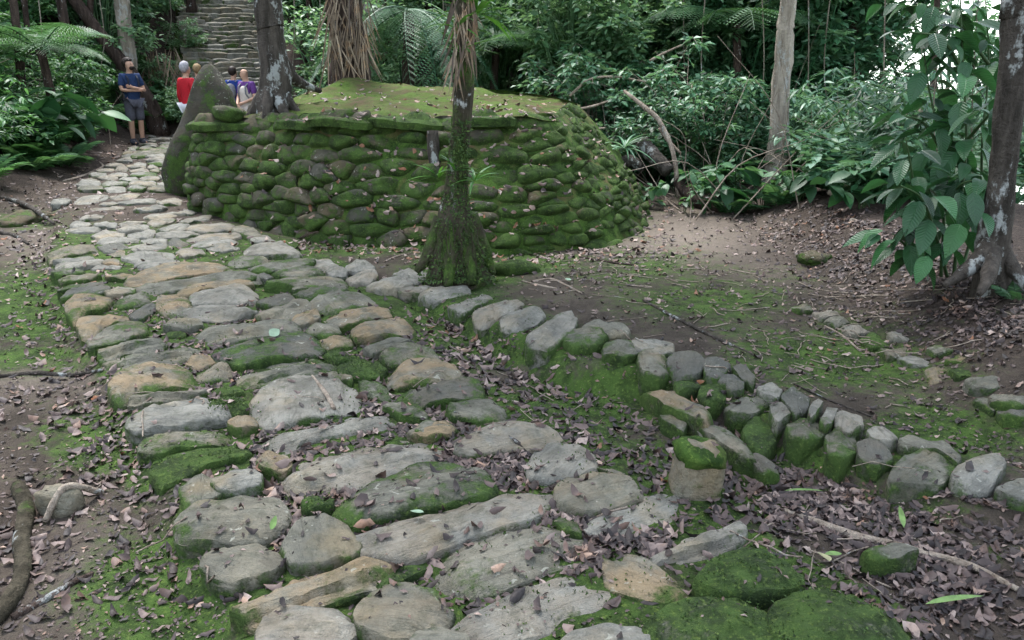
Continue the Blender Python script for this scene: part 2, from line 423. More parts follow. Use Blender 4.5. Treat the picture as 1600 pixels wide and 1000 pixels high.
# ------------------------------------------------------------------ outlines of the stones, traced (flags: m/M moss, o ochre, d dark, w pale, l layered)
TILES = {'A': (400, 600, 2.5), 'B': (0, 600, 2.5), 'C': (350, 400, 3.2), 'D': (950, 650, 2.4615), 'E': (950, 400, 2.4615), 'F': (450, 350, 2.6667), 'G': (0, 300, 2.8571)}
PATH_STONES = '''
C w 160,690 290,620 440,600 560,620 640,650 700,710 690,740 560,775 330,810 200,835 165,790
C wl 190,890 260,870 500,800 640,770 880,770 900,850 700,870 480,900 310,950 220,940
C md 870,680 980,655 1150,610 1240,615 1275,650 1270,690 1100,700 980,720 890,705
C m 800,745 880,722 960,730 1010,775 1000,800 900,790
C m 680,620 720,610 800,650 830,690 810,715 740,690 690,690
C ml 60,600 110,560 230,520 420,500 540,510 560,550 470,580 320,600 180,620 90,640
C md -60,440 100,420 230,400 330,360 430,380 470,440 420,480 250,490 90,535 -30,490
C l -130,390 -60,330 80,300 230,295 340,340 330,360 200,385 40,410 -80,415
C o 345,305 390,280 460,270 475,300 420,325 350,340
C m 410,350 470,325 560,345 580,375 520,395 440,385
C o 480,420 560,390 620,400 640,435 570,450 500,445
C o 530,310 600,270 720,250 800,255 820,285 730,310 600,340 540,335
C o 650,375 700,340 800,305 880,305 945,350 930,370 800,380 680,405
C m 430,235 480,190 560,170 690,185 740,220 740,240 560,265 470,260
C M 500,480 590,460 655,490 640,515 560,520
C M 570,545 650,505 740,510 800,555 780,580 640,610 600,600
C m 515,580 570,560 640,610 630,630 530,605
C m 790,490 860,440 960,420 1030,455 1065,500 1000,515 850,520
C - 700,450 790,420 930,400 940,415 850,440 760,475
C o 825,600 860,550 920,520 1050,515 1130,540 1165,590 1120,610 950,615 840,625
C l 165,280 230,245 320,220 420,225 435,260 330,290 220,305
C d 170,225 220,195 310,183 365,200 350,220 240,240
C w -160,210 -120,170 20,145 120,140 160,170 150,210 0,225 -120,235
C wl -210,265 -150,230 20,225 160,245 120,275 0,300 -150,290
C m 220,135 300,110 470,90 580,95 600,140 500,150 350,175 360,150
C md 350,180 420,150 560,135 610,160 560,175 420,195
C m 230,70 280,25 400,20 480,60 490,85 400,95 290,95
C w 415,0 520,0 580,35 500,48 440,30
C w 510,65 560,45 615,65 600,90 540,95
C w 610,45 680,20 750,45 740,65 660,70 620,60
C w 615,100 680,75 750,70 762,100 720,125 650,125
C w 720,140 790,105 880,98 940,130 880,150 800,160
C w 850,80 900,62 990,65 1020,90 960,120 880,110
C d 1025,115 1060,95 1140,97 1155,125 1090,145
C m 1130,745 1260,705 1340,725 1400,770 1390,810 1250,800 1140,790
C - 930,860 1010,825 1110,820 1130,850 1000,890
C M -70,740 0,700 100,710 110,750 60,790 -40,800
C o 20,830 60,790 140,800 165,830 110,860
C M -60,670 0,645 90,650 95,680 0,695
C m 0,75 100,65 160,95 120,115 20,110
C d 150,95 190,72 250,95 220,115
A wl 145,310 210,250 290,200 420,180 560,180 680,215 730,255 700,290 560,330 400,370 280,400 190,390 150,350
A m 310,470 380,410 480,360 620,310 760,310 880,345 900,400 860,440 700,460 540,490 420,520 340,500
A w 800,240 830,190 920,145 1040,125 1120,145 1180,190 1170,215 1050,235 900,250 820,250
A o 600,180 660,145 740,137 780,160 740,190 650,200
A w 1065,300 1100,260 1150,225 1230,220 1300,255 1320,320 1240,345 1150,360 1080,350
A - 1185,400 1220,360 1300,335 1400,340 1470,375 1500,430 1400,465 1290,485 1200,460
A - 1320,330 1380,315 1450,340 1470,370 1400,345
A w 425,600 440,570 560,540 760,490 860,450 970,420 1010,385 1090,385 1125,420 1095,500 1060,520 900,560 760,610 620,655 500,645
A - 110,620 150,550 200,490 260,478 330,530 400,610 380,650 260,680 150,690
B - 700,530 730,490 800,455 950,435 1060,440 1110,480 1080,530 1000,580 850,590 720,575
A - 715,720 740,670 840,610 950,570 1100,555 1220,575 1250,620 1245,700 1100,740 960,790 800,810 725,780
A ol -60,850 30,760 150,710 300,675 420,672 535,715 530,745 400,800 200,850 60,905 0,890
A - 395,890 440,830 500,785 600,778 700,810 755,870 730,920 600,975 500,970 410,930
A w 20,950 60,890 150,850 230,845 320,870 375,930 350,980 250,1020 100,1040 20,1030
A - 600,1010 660,950 740,938 800,970 830,1020 700,1050
A w 750,960 850,900 950,850 1100,790 1250,720 1380,725 1440,790 1430,850 1330,890 1200,920 1150,960 1000,1000 870,1010 780,1000
A w 1180,1010 1260,950 1370,930 1480,945 1600,1000 1500,1060 1250,1060
D w -80,440 -60,400 0,350 40,320 180,305 270,310 300,350 270,390 150,430 50,460
D o -10,550 60,530 160,560 230,610 320,650 300,690 200,700 80,680 0,650
A m 1160,530 1200,510 1250,540 1270,590 1200,570
A M 180,460 240,425 300,440 290,470 200,480
A M 470,770 540,720 640,690 680,700 600,750 520,790
A o 5,280 60,252 120,265 138,310 100,330 20,310
D wl 130,510 200,460 300,420 430,405 505,430 510,460 430,500 300,540 200,555 140,535
D M 340,600 380,550 470,500 560,490 660,530 740,590 765,640 640,660 560,680 430,670 370,640
D M 120,790 220,720 350,680 500,670 590,710 650,800 660,870 400,900 150,880
D M 615,760 640,710 740,660 870,620 970,650 1000,700 1110,760 1210,840 1230,900 900,940 660,880
D m 985,510 1030,485 1120,485 1190,515 1120,540 1020,540
D M 300,380 340,355 385,405 330,420
B w 505,130 530,85 600,58 780,55 870,90 870,120 780,140 680,150 600,170 540,165
B m 560,235 600,195 720,175 850,180 895,205 850,225 700,235 640,255 570,255
B M 600,310 660,260 780,230 900,240 960,265 930,290 820,310 720,350 640,370
B - 705,400 740,360 830,350 870,410 810,440 730,470
B w 830,370 900,335 980,320 1015,350 1010,375 920,400 860,400
B - 800,660 860,625 980,615 1060,650 1090,690 1040,730 930,755 850,740 800,700
B M 850,70 890,50 950,55 960,90 900,110 870,100
B l 510,60 540,15 640,5 760,0 790,20 700,45 560,55
B o 890,150 930,118 990,120 1000,150 930,170
G o 500,850 540,790 640,772 780,775 850,820 830,850 680,870 560,905 520,890
G l 450,690 500,665 640,650 720,660 700,690 560,700 480,740 450,720
G l 480,750 540,700 700,680 850,670 910,685 900,715 760,745 620,770 520,775
G o 345,590 370,555 450,540 550,540 560,560 470,590 420,640 370,630
G m 400,650 440,600 580,570 640,590 640,620 560,650 440,690 410,690
G o 295,490 340,455 450,460 490,480 450,510 400,520 340,560 300,530
G d 275,460 330,425 440,412 490,430 440,450 340,455
G m 510,490 570,455 650,445 670,480 610,500 540,505
G o 700,500 710,450 790,450 850,490 850,520 780,540 720,530
G d 580,545 640,500 690,488 690,520 640,560 600,565
G o 780,440 860,410 980,392 1100,390 1110,405 960,420 880,445 820,455
G o 580,385 650,345 760,315 900,315 1000,330 960,350 820,365 680,390 600,395
G l 610,405 700,390 860,350 1010,338 1120,350 1145,380 1030,395 900,410 760,420 660,428
G o 475,380 520,362 590,365 570,385
G w 470,440 530,422 600,425 590,445 490,455
G - 730,590 790,555 880,565 900,580 830,600
G o 830,760 880,728 970,735 990,755 880,780
G m 880,820 930,780 1010,755 1030,785 1030,820 960,835 900,835
G M 720,640 780,612 840,620 820,645
G w 550,280 600,250 720,240 770,265 740,285 620,298
G w 785,255 830,238 900,242 910,265 830,275
G w 600,305 680,290 800,290 780,310 660,320
G w 565,235 640,215 735,212 735,235 620,250
G w 430,205 500,188 610,188 600,205 480,215
G d 430,225 500,212 570,230 560,250 470,258
G w 840,200 900,180 1020,168 1080,175 1050,190 930,208
G w 920,240 960,225 1055,222 1060,238 980,252
G w 850,220 960,200 1050,205 1040,215 920,230
G w 820,140 880,125 1000,120 1035,135 1030,155 930,165 860,160
G - 1040,150 1080,135 1130,150 1190,180 1120,185 1060,165
G w 1110,190 1170,178 1230,195 1200,205 1130,205
G w 1080,232 1160,212 1250,208 1330,255 1310,265 1180,260 1090,245
G - 1020,300 1090,278 1180,280 1190,310 1100,315 1050,320
G m 1110,335 1200,310 1290,298 1390,305 1360,325 1200,345
G m 1230,355 1320,325 1420,330 1440,355 1380,370 1260,370
G w 630,205 680,188 740,195 735,212 650,215
G d 740,215 780,190 835,215 830,235 760,232
G w 570,180 620,160 685,158 685,182 600,190
G w 250,310 320,292 445,285 450,300 360,318 260,325
G w 240,295 300,275 400,272 410,282 300,300
G - 215,265 270,235 400,225 420,245 330,260 230,285
G m 230,350 290,335 370,340 360,358 260,365
G - 265,380 350,365 450,365 400,382 280,388
G md 260,430 320,405 450,398 460,410 340,425
G - 485,260 530,238 570,250 560,270 510,278
G o 450,300 490,283 530,290 520,308
G w 405,330 460,315 540,315 520,332
G w 290,155 360,142 450,140 440,155 330,165
G w 410,175 470,158 550,165 540,185 430,190
G w 525,150 580,138 660,138 640,155 550,160
G w 530,125 590,115 650,120 620,132 545,135
G w 420,132 470,120 520,122 510,138 440,140
G w 355,100 400,85 460,90 440,105 370,110
G w 310,130 350,115 405,122 390,135 330,140
G w 640,98 700,85 790,80 780,95 680,108
G w 660,125 720,108 780,105 770,120 690,140
G w 700,155 760,135 840,132 820,148 740,165
G w 700,180 760,165 840,160 890,175 820,185 740,190
G w 790,118 850,100 940,95 920,110 830,122
G w 770,85 830,72 880,75 850,88
G w 335,20 400,8 475,5 470,22 390,38 340,38
G w 490,12 560,0 620,0 600,15 520,22
G w 525,38 600,22 690,18 680,35 580,42
G w 440,45 480,32 530,38 500,50
G w 700,30 760,18 810,20 800,40 720,42
G w 600,65 660,50 740,50 720,62 640,72
G w 410,70 480,55 560,52 540,65 450,75
'''
KERB_STONES = '''
C w .10 850,160 900,140 1060,140 1065,155 980,180 900,178
C w .14 980,180 1080,150 1200,150 1225,175 1160,195 1060,208
C w .17 1130,230 1210,210 1310,190 1340,205 1270,245 1200,270 1150,260
C w .20 1255,285 1330,240 1440,222 1490,230 1430,270 1360,300 1290,310
C w .22 1390,310 1440,275 1560,250 1600,280 1560,320 1480,350 1400,340
F w .28 1000,455 1080,400 1170,360 1198,400 1170,450 1090,485 1020,470
F - .27 1230,415 1290,390 1390,400 1420,440 1380,465 1300,450
F m .28 1150,465 1200,435 1280,430 1330,455 1280,490 1190,495
F m .28 1320,495 1390,475 1450,485 1460,520 1400,545 1320,530
F w .27 1430,480 1500,462 1600,490 1600,525 1540,530 1460,510
F m .25 1460,560 1490,525 1540,520 1580,560 1585,600 1540,620 1480,600
E d .27 230,395 270,370 350,375 370,400 350,435 270,440
E d .27 365,400 400,380 460,385 470,410 430,460 385,455
E d .24 420,470 470,445 520,460 520,500 470,510
E d .25 480,430 530,425 565,460 560,490 520,470
E M .19 260,470 310,440 360,460 355,500 270,520
E M .20 365,490 450,500 450,540 380,560 350,530
E m .19 455,555 520,535 600,540 625,560 560,600 480,590
E w .27 580,490 640,480 670,515 650,540 590,515
E w .24 625,575 660,555 710,575 700,610 650,640 630,610
E d .27 670,530 720,505 770,545 770,580 720,600 690,570
E w .29 770,600 800,530 830,540 800,610 780,625
E w .29 815,630 850,560 885,570 860,640 830,650
E w .28 880,600 920,585 975,600 980,640 930,670 880,650
E m .24 690,640 740,615 835,655 820,690 750,700 700,680
E M .14 520,660 570,625 620,650 645,700 600,740 540,710
E m .24 840,690 880,665 950,690 960,740 900,770 850,750
E w .27 1000,665 1040,650 1115,690 1080,705 1020,690
E d .24 960,720 1020,690 1080,730 1090,780 1030,800 970,770
E - .28 1130,700 1180,685 1310,705 1350,750 1340,790 1270,745 1180,730
E m .26 1095,810 1150,765 1230,740 1320,770 1335,800 1280,850 1180,850 1110,840
E w .28 1335,810 1390,770 1490,770 1525,785 1500,830 1470,870 1390,870 1340,850
E w .27 1500,880 1560,860 1640,845 1700,880 1640,930 1540,915
'''
RIDGE_STONES = '''
E o .17 140,490 200,490 300,540 390,610 370,640 280,600 180,530
E m .13 390,620 450,650 540,730 560,770 500,760 400,690 350,650
E d .10 540,770 590,755 630,785 660,830 600,830
E m .10 200,610 240,600 300,640 290,670 220,640
E m .09 330,650 370,640 390,670 360,690
'''
EDGE_STONES = '''
E m .20 700,190 760,180 790,200 740,210
E w .20 790,210 880,210 890,230 820,235
E - .20 830,240 900,230 930,245 880,265
E w .21 905,265 960,265 1010,285 960,300 920,290
E M .21 970,310 1010,295 1060,310 1080,335 1010,345
E w .23 1080,290 1130,285 1180,305 1150,320 1090,305
E m .23 1050,350 1120,340 1200,350 1160,375 1080,385
E w .24 1120,385 1200,370 1290,400 1280,420 1190,415
E o .26 1220,440 1280,430 1345,460 1330,475 1250,470
E M .27 1320,425 1390,410 1460,430 1440,450 1350,455
E - .28 1380,470 1460,450 1550,475 1540,500 1460,510 1400,495
E - .30 1480,530 1560,510 1620,520 1640,560 1560,570 1490,550
E m .29 1410,545 1470,540 1520,570 1480,585
E d .29 1500,590 1560,575 1620,590 1600,625 1530,615
E m .25 1230,345 1270,335 1330,360 1320,375 1270,370
E o .26 1300,390 1350,375 1400,395 1380,405
'''
def parse(txt, has_z=False):
    out = []
    for ln in txt.strip().split('\n'):
        k = ln.split()
        x0, y0, s = TILES[k[0]]
        z = float(k[2]) if has_z else None
        P = np.array([[float(c) for c in q.split(',')] for q in k[3 if has_z else 2:]])
        P = P / s + [x0, y0]
        out.append((k[1], z, P))
    return out
# ------------------------------------------------------------------ terrain
def poly_sd(x, y, P):
    """signed distance to a closed polygon, positive inside"""
    x = np.asarray(x, float); y = np.asarray(y, float)
    d = np.full(x.shape, 1e9); ins = np.zeros(x.shape, bool)
    n = len(P)
    for i in range(n):
        ax, ay = P[i][0], P[i][1]; bx, by = P[(i + 1) % n][0], P[(i + 1) % n][1]
        ex, ey = bx - ax, by - ay
        t = np.clip(((x - ax) * ex + (y - ay) * ey) / (ex * ex + ey * ey + 1e-12), 0, 1)
        d = np.minimum(d, np.hypot(x - ax - t * ex, y - ay - t * ey))
        c = ((ay > y) != (by > y)) & (x < (bx - ax) * (y - ay) / (by - ay + 1e-12) + ax)
        ins ^= c
    return np.where(ins, d, -d)
def idw(x, y, C):
    num = 0; den = 0
    for cx, cy, cz in C:
        w = 1 / (((x - cx) ** 2 + (y - cy) ** 2) + 0.02) ** 1.5
        num = num + w * cz; den = den + w
    return num / den
KS = 0.52                                     # height of the terrace behind the kerb, relative
PATH_POLY = [px(*q)[:2] for q in [(232, 214), (222, 224), (195, 250), (160, 270), (112, 300), (85, 345), (78, 400), (92, 440), (110, 490), (135, 540),
             (165, 600), (195, 650), (220, 710), (255, 760), (280, 830), (310, 890), (375, 950), (400, 1100), (1400, 1150), (1440, 1000), (1270, 890), (1130, 790),
             (1000, 715), (900, 655), (800, 615), (735, 575), (660, 500), (600, 455), (560, 420), (450, 375), (300, 322), (262, 290), (258, 262), (266, 230), (272, 214)]]
KERB_LINE = [px(q[0], q[1], q[2] * KS) for q in [(560, 428, .04), (612, 450, .08), (660, 470, .14), (720, 500, .18), (790, 530, .22), (850, 550, .26), (930, 575, .26), (1010, 588, .25),
             (1080, 612, .22), (1160, 655, .22), (1230, 692, .24), (1300, 722, .24), (1400, 762, .25), (1500, 790, .26), (1620, 815, .26), (1800, 860, .26)]]
TERR_POLY = [q[:2] for q in KERB_LINE] + [np.array(q) for q in [(3.0, 1.2), (60, 1.0), (60, 40), (1.2, 12), (-1.0, 10), (-3.6, 9.4), (-2.6, 8.0), (-1.9, 7.1)]]
TERR_C = [tuple(px(q[0], q[1], q[2] * KS)) for q in [(570, 428, .03), (650, 445, .08), (750, 480, .16), (850, 512, .20), (1000, 545, .20), (1100, 590, .20), (1300, 670, .20), (1500, 745, .20), (1600, 780, .20),
          (640, 388, .02), (520, 376, .0), (760, 398, .03), (900, 393, .04), (1010, 368, .05), (1100, 340, .08), (1240, 480, .17), (1400, 560, .20), (1600, 630, .24), (1250, 420, .17), (1100, 450, .16), (950, 440, .12)]]
LOW_C = [tuple(px(*q)) for q in [(1060, 660, .05), (1150, 715, .05), (1250, 760, .05), (950, 620, .02), (900, 600, .0), (800, 600, 0.0), (1200, 850, .02), (1500, 900, .07), (1400, 800, .08), (1600, 860, .1), (500, 400, 0), (300, 330, 0), (500, 900, 0), (200, 260, .02), (700, 520, .02)]]
def softp(t, k=0.5):
    return np.where(t / k > 30, t, k * np.log1p(np.exp(np.clip(t / k, -40, 30))))
BANK_R = [px(1180, 430, .2)[:2], px(1255, 470, .2)[:2], px(1400, 535, .27)[:2], px(1620, 640, .3)[:2]]
def terrain(x, y, detail=True):
    x = np.asarray(x, float); y = np.asarray(y, float)
    low = idw(x, y, LOW_C)
    ps = poly_sd(x, y, PATH_POLY)
    low = low + 0.064 * sstep(-0.10, 0.05, ps) - 0.045
    ter = idw(x, y, TERR_C)
    m = sstep(0.0, 0.14, poly_sd(x, y, TERR_POLY) + 0.04 * fbm(x * 6, y * 6, 3.1))
    near = sstep(30, 14, np.hypot(x, y))
    z = low * (1 - m) + ter * m
    z = z * near
    # bank at the right, under the big shrub and the edge tree
    rb = np.where(y < 3.2, x - 1.78 - 0.45 * (3.2 - y), x - 1.78 - 0.13 * (y - 3.2))
    z = z + 0.30 * sstep(0.05, 1.0, rb) * sstep(13, 8, y)
    # left bank (jungle foot)
    lb = (-x) - (4.9 + 0.18 * np.clip(y - 6, -5, 14))
    z = z + 0.42 * softp(lb - 0.9, 0.3) * sstep(2, 7, y) * (1 - sstep(-0.9, -0.1, ps))
    # a step in the path by the standing stone
    z = z + 0.05 * sstep(13.75, 13.9, y) * (1 - sstep(-5.6, -5.1, x + 0.12 * (y - 13.8)))
    # hill behind
    y0 = np.interp(x, [-30, -14, -9.2, -6.2, -3, 1, 5, 9, 40], [12, 15, 19.5, 19.8, 17, 16.5, 19, 60, 90])
    sl = np.interp(x, [-30, -9, -6, 2, 8, 40], [0.6, 0.72, 0.72, 0.42, 0.3, 0.2])
    z = z + sl * softp(y - y0, 0.5)
    # valley falling away to the right
    z = z - 0.42 * softp(x - 5.2 - 0.05 * np.maximum(y, 0), 0.8) * sstep(1, 4, y) * sstep(-1, 8, x)
    z = z - 0.30 * softp(y - 13 , 1.0) * sstep(4.0, 9.0, x)
    if detail:
        r = np.hypot(x, y)
        z = z + 0.022 * fbm(x * 1.7, y * 1.7, 1.0) * sstep(0, 0.4, np.abs(ps)) + 0.012 * fbm(x * 7, y * 7, 2.0) + 0.10 * fbm(x * 0.6, y * 0.6, 4.0) * sstep(7, 16, r) * (1 - sstep(-0.7, -0.1, ps))
    return z
def axis(lo, hi, a, b, d, g=1.13):
    c = list(np.arange(a, b + d / 2, d)); s = d
    while c[-1] < hi: s *= g; c.append(c[-1] + s)
    s = d
    while c[0] > lo: s *= g; c.insert(0, c[0] - s)
    return np.array(c)
def tz(x, y):
    i = min(max(int(np.searchsorted(gx, x)) - 1, 0), nx - 2); j = min(max(int(np.searchsorted(gy, y)) - 1, 0), ny - 2)
    fx = (x - gx[i]) / (gx[i + 1] - gx[i]); fy = (y - gy[j]) / (gy[j + 1] - gy[j])
    return float((GZ[j, i] * (1 - fx) + GZ[j, i + 1] * fx) * (1 - fy) + (GZ[j + 1, i] * (1 - fx) + GZ[j + 1, i + 1] * fx) * fy)
gx = axis(-220, 220, -4.6, 4.2, 0.05); gy = axis(-60, 240, 1.5, 8.5, 0.045)
GX, GY = np.meshgrid(gx, gy)
GZ = terrain(GX, GY)
nx, ny = len(gx), len(gy)
GV = np.stack([GX, GY, GZ], -1).reshape(-1, 3)
ii = (np.arange(ny - 1)[:, None] * nx + np.arange(nx - 1)[None]).ravel()
GQ = np.stack([ii, ii + 1, ii + nx + 1, ii + nx], -1)
# where moss, bare sand and dark humus lie (blobs: x, y, rx, ry, amount in photo pixels, fixed to the ground)
PX_, PY_ = to_px(GV)
def blobs(L):
    m = np.zeros(len(GV))
    for x, y, rx, ry, a in L:
        m = np.maximum(m, a * np.exp(-(((PX_ - x) / rx) ** 2 + ((PY_ - y) / ry) ** 2)))
    return m
mossm = blobs([(60, 480, 130, 65, .95), (60, 560, 110, 30, .6), (230, 700, 70, 90, .75), (290, 930, 200, 100, .95), (160, 690, 130, 70, .6), (100, 440, 90, 40, .6), (300, 860, 120, 60, .6), (930, 620, 150, 70, .75), (700, 490, 130, 40, 1.0), (820, 540, 150, 40, .95),
               (1000, 590, 110, 40, .9), (1100, 470, 190, 55, .52), (1000, 420, 160, 40, .5), (1300, 560, 230, 70, .55), (1480, 680, 180, 60, .65), (1180, 780, 110, 60, .85), (1400, 790, 160, 50, .5),
               (1120, 920, 90, 60, .5), (560, 385, 130, 18, .75), (800, 410, 200, 25, .6), (720, 430, 90, 40, 1.0), (1200, 640, 90, 30, .7), (1300, 720, 200, 25, .7), (40, 345, 80, 20, .5), (1000, 720, 120, 40, .6), (1500, 870, 120, 30, .4), (950, 330, 80, 70, .4)])
pathsd = poly_sd(GV[:, 0], GV[:, 1], PATH_POLY)
mossm = np.maximum(mossm, 0.62 * sstep(-0.15, 0.1, pathsd) * sstep(9.5, 7, GV[:, 1]))
sand = blobs([(1090, 375, 150, 40, 1.0), (1200, 420, 60, 25, .5), (60, 590, 110, 30, .5), (120, 900, 120, 80, .45), (820, 570, 120, 20, .5), (60, 380, 90, 30, .35), (170, 260, 90, 30, .2), (230, 215, 60, 12, .3)])
rad = np.hypot(GV[:, 0], GV[:, 1])
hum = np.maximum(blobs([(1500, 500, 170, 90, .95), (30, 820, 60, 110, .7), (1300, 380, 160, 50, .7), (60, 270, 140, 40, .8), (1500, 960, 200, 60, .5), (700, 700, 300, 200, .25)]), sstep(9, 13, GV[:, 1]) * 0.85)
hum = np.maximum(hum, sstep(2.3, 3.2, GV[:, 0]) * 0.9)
ground = link('ground', mesh_np('ground', GV, GQ, [M_GROUND], True, {'mask': np.stack([mossm, sand, hum], -1)}))
ground['kind'] = 'structure'

# ------------------------------------------------------------------ stones
def chaikin(P, k=1):
    for _ in range(k):
        N = np.roll(P, -1, 0)
        P = np.stack([P * 0.9 + N * 0.1, P * 0.1 + N * 0.9], 1).reshape(-1, 2)
    return P
def resample(P, n):
    Q = np.vstack([P, P[:1]]); s = np.concatenate([[0], np.cumsum(np.hypot(*np.diff(Q, axis=0).T))])
    u = np.linspace(0, s[-1], n, endpoint=False)
    return np.stack([np.interp(u, s, Q[:, 0]), np.interp(u, s, Q[:, 1])], -1)
BVH_V, BVH_F, BVH_N = [], [], [0]
def bvh_add(V, F):
    BVH_V.append(V); BVH_F.extend((np.asarray(F) + BVH_N[0]).tolist()); BVH_N[0] += len(V)
def slab(name, P, ztop, depth, parent, flags='-', seed=0, size_px=60, dome=0.5, rng=None, mat=None, tilt=0.02, grow=1.14):
    """a field stone with the outline P (world xy): domed, broken top, rough flanks sunk into the earth"""
    rng = rng or random.Random(seed)
    n = 14 if size_px < 35 else (26 if size_px < 90 else 44)
    P = chaikin(P, 1) if size_px < 90 else chaikin(chaikin(P, 1), 1)
    P = resample(P, n)
    c = P.mean(0); D = (P - c) * grow
    ev, evec = np.linalg.eigh(D.T @ D)
    a = math.atan2(evec[1, 1], evec[0, 1])
    ca, sa = math.cos(-a), math.sin(-a)
    L = D @ np.array([[ca, -sa], [sa, ca]]).T
    w = np.ptp(L[:, 1]); ln = np.ptp(L[:, 0])
    so = seed * 3.17
    rings = [(1.0, -1.0), (1.03, -0.42), (1.03, -0.2), (1.015, -0.075), (0.985, -0.018), (0.945, 0.0), (0.74, 0.0), (0.4, 0.0)]
    if size_px >= 90: rings = [(1.0, -1.0), (1.04, -0.5), (1.04, -0.3), (1.035, -0.19), (1.025, -0.09), (1.005, -0.03), (0.975, 0), (0.89, 0), (0.77, 0), (0.65, 0), (0.52, 0), (0.38, 0), (0.2, 0)]
    V = []
    lay = 'l' in flags
    s0 = rng.uniform(-0.25, 0.1); s1 = rng.uniform(0.3, 0.6)
    tx, ty = rng.gauss(0, tilt), rng.gauss(0, tilt)
    h0 = min(0.05, 0.16 * w) * dome * 0.35
    facets = [(rng.uniform(0, 6.283), rng.uniform(0.5, 0.9), rng.uniform(0.1, 0.4)) for _ in range(4)]
    A0, B0 = 0.5 * ln, 0.5 * w
    RT_ = np.array(rings); t, dz = RT_[:, :1], RT_[:, 1:]
    LX, LY = L[None, :, 0] + 0 * t, L[None, :, 1] + 0 * t
    wob = np.where(t > 0.9, 1 + 0.07 * fbm(LX * 11 + so, LY * 11, dz * 3, 2) + 0.03 * fbm(LX * 34 + so, LY * 34, dz * 9, 1), 1.0)
    X, Y = LX * t * wob, LY * t * wob
    top = h0 * (1 - np.minimum(t, 1) ** 2) + 0 * X
    for ph, off, sl in facets:
        dx, dy = math.cos(ph), math.sin(ph)
        ext = math.hypot(A0 * dx, B0 * dy)
        top = top - sl * np.maximum(0, X * dx + Y * dy - off * ext) * np.where(dz > -0.15, 1, 0.4)
    nz = 0.015 * fbm(X * 6 + so, Y * 10, seed) + 0.014 * fbm(X * 16 + so, Y * 30, seed, 2)
    e = Y / (w * 0.5 + 1e-6) + 0.25 * fbm(X * 5 + so, Y * 2, 7.7, 2)
    if lay:
        st = -0.030 * sstep(0.0, 0.07, s0 - e) - 0.024 * sstep(0, 0.07, e - s1) - 0.014 * sstep(0.0, 0.05, s0 - 0.35 - e)
    else:
        st = -0.009 * sstep(0, 0.06, s0 - 0.25 - e) - 0.005 * sstep(0, 0.05, e - s1)
    z = top + dz * depth + (nz + st * min(1, w / 0.15)) * np.where(dz > -0.1, 1, 0.3) + X * tx + Y * ty
    V = [np.stack([X, Y, z], -1).reshape(-1, 3)]
    k = len(rings)
    V = np.vstack(V + [np.array([[0, 0, V[-1][-n:, 2].mean()]])])
    j = np.arange(n); j2 = (j + 1) % n
    Q = np.concatenate([np.stack([r * n + j, r * n + j2, (r + 1) * n + j2, (r + 1) * n + j], 1) for r in range(k - 1)])
    T = np.stack([(k - 1) * n + j, (k - 1) * n + j2, np.full(n, k * n)], 1)
    # outline orientation: make faces point outwards
    area = 0.5 * np.sum(L[:, 0] * np.roll(L[:, 1], -1) - L[:, 1] * np.roll(L[:, 0], -1))
    if area < 0: Q = Q[:, ::-1]; T = T[:, ::-1]
    me = mesh_np(name, V, [Q, T], [mat or (M_PALE if 'w' in flags else M_STONE)], True, {'edge': np.r_[np.repeat(sstep(0.55, 1.0, RT_[:, 0]), n), 0.0]})
    me.set_sharp_from_angle(angle=math.radians(34))
    o = link(name, me, parent, (c[0], c[1], ztop), (0, 0, a))
    o['moss'] = {True: 0.82}.get('M' in flags, 0.36 if 'm' in flags else (rng.uniform(-.06, .14) if 'w' in flags else rng.uniform(0.02, 0.28)))
    o['ochre'] = 0.85 if 'o' in flags else rng.choice([0, 0, 0.12, 0.3])
    o['dark'] = 0.9 if 'd' in flags else 0.0
    WV = V @ rotz(a).T + np.array([c[0], c[1], ztop])
    bvh_add(WV, [tuple(f) for f in Q.tolist()] if False else np.vstack([Q[:, [0, 1, 2]], Q[:, [0, 2, 3]], T]))
    return o

# the packed earth the stones are bedded in: a thin sheet just over the ground along the path
_m = (pathsd > -0.02).reshape(ny, nx)
_q = _m[:-1, :-1] & _m[1:, :-1] & _m[:-1, 1:] & _m[1:, 1:]
_k = GQ[_q.ravel()]
_u, _inv = np.unique(_k, return_inverse=True)
_bed = GV[_u].copy(); _bed[:, 2] += 0.004
path = link('path', mesh_np('path', _bed, _inv.reshape(-1, 4), [M_GROUND], True, {'mask': np.stack([mossm * 0.95, sand * 0, np.full(len(GV), 0.4)], -1)[_u]}))
path['kind'] = 'structure'
rs = random.Random(4)
for i, (fl, _, P) in enumerate(parse(PATH_STONES)):
    zt = 0.078 + rs.uniform(-0.012, 0.02)
    if 'M' in fl: zt -= 0.012
    lowest = P[:, 1].max(); far = lowest < 420
    boulder = 'M' in fl and P[:, 0].min() > 990 and np.ptp(P[:, 0]) > 120
    if boulder: zt = 0.12
    W = np.array([px(q[0], q[1], zt)[:2] for q in P])
    if far: zt -= 0.02
    slab('paving_stone', W, zt, 0.2 if boulder else 0.16, path, fl, i + 1, np.ptp(P[:, 0]), 1.5 if boulder else (0.8 if not far else 0.4), rs, tilt=0.03 if not far else 0.015, grow=1.0 if boulder else 1.14)
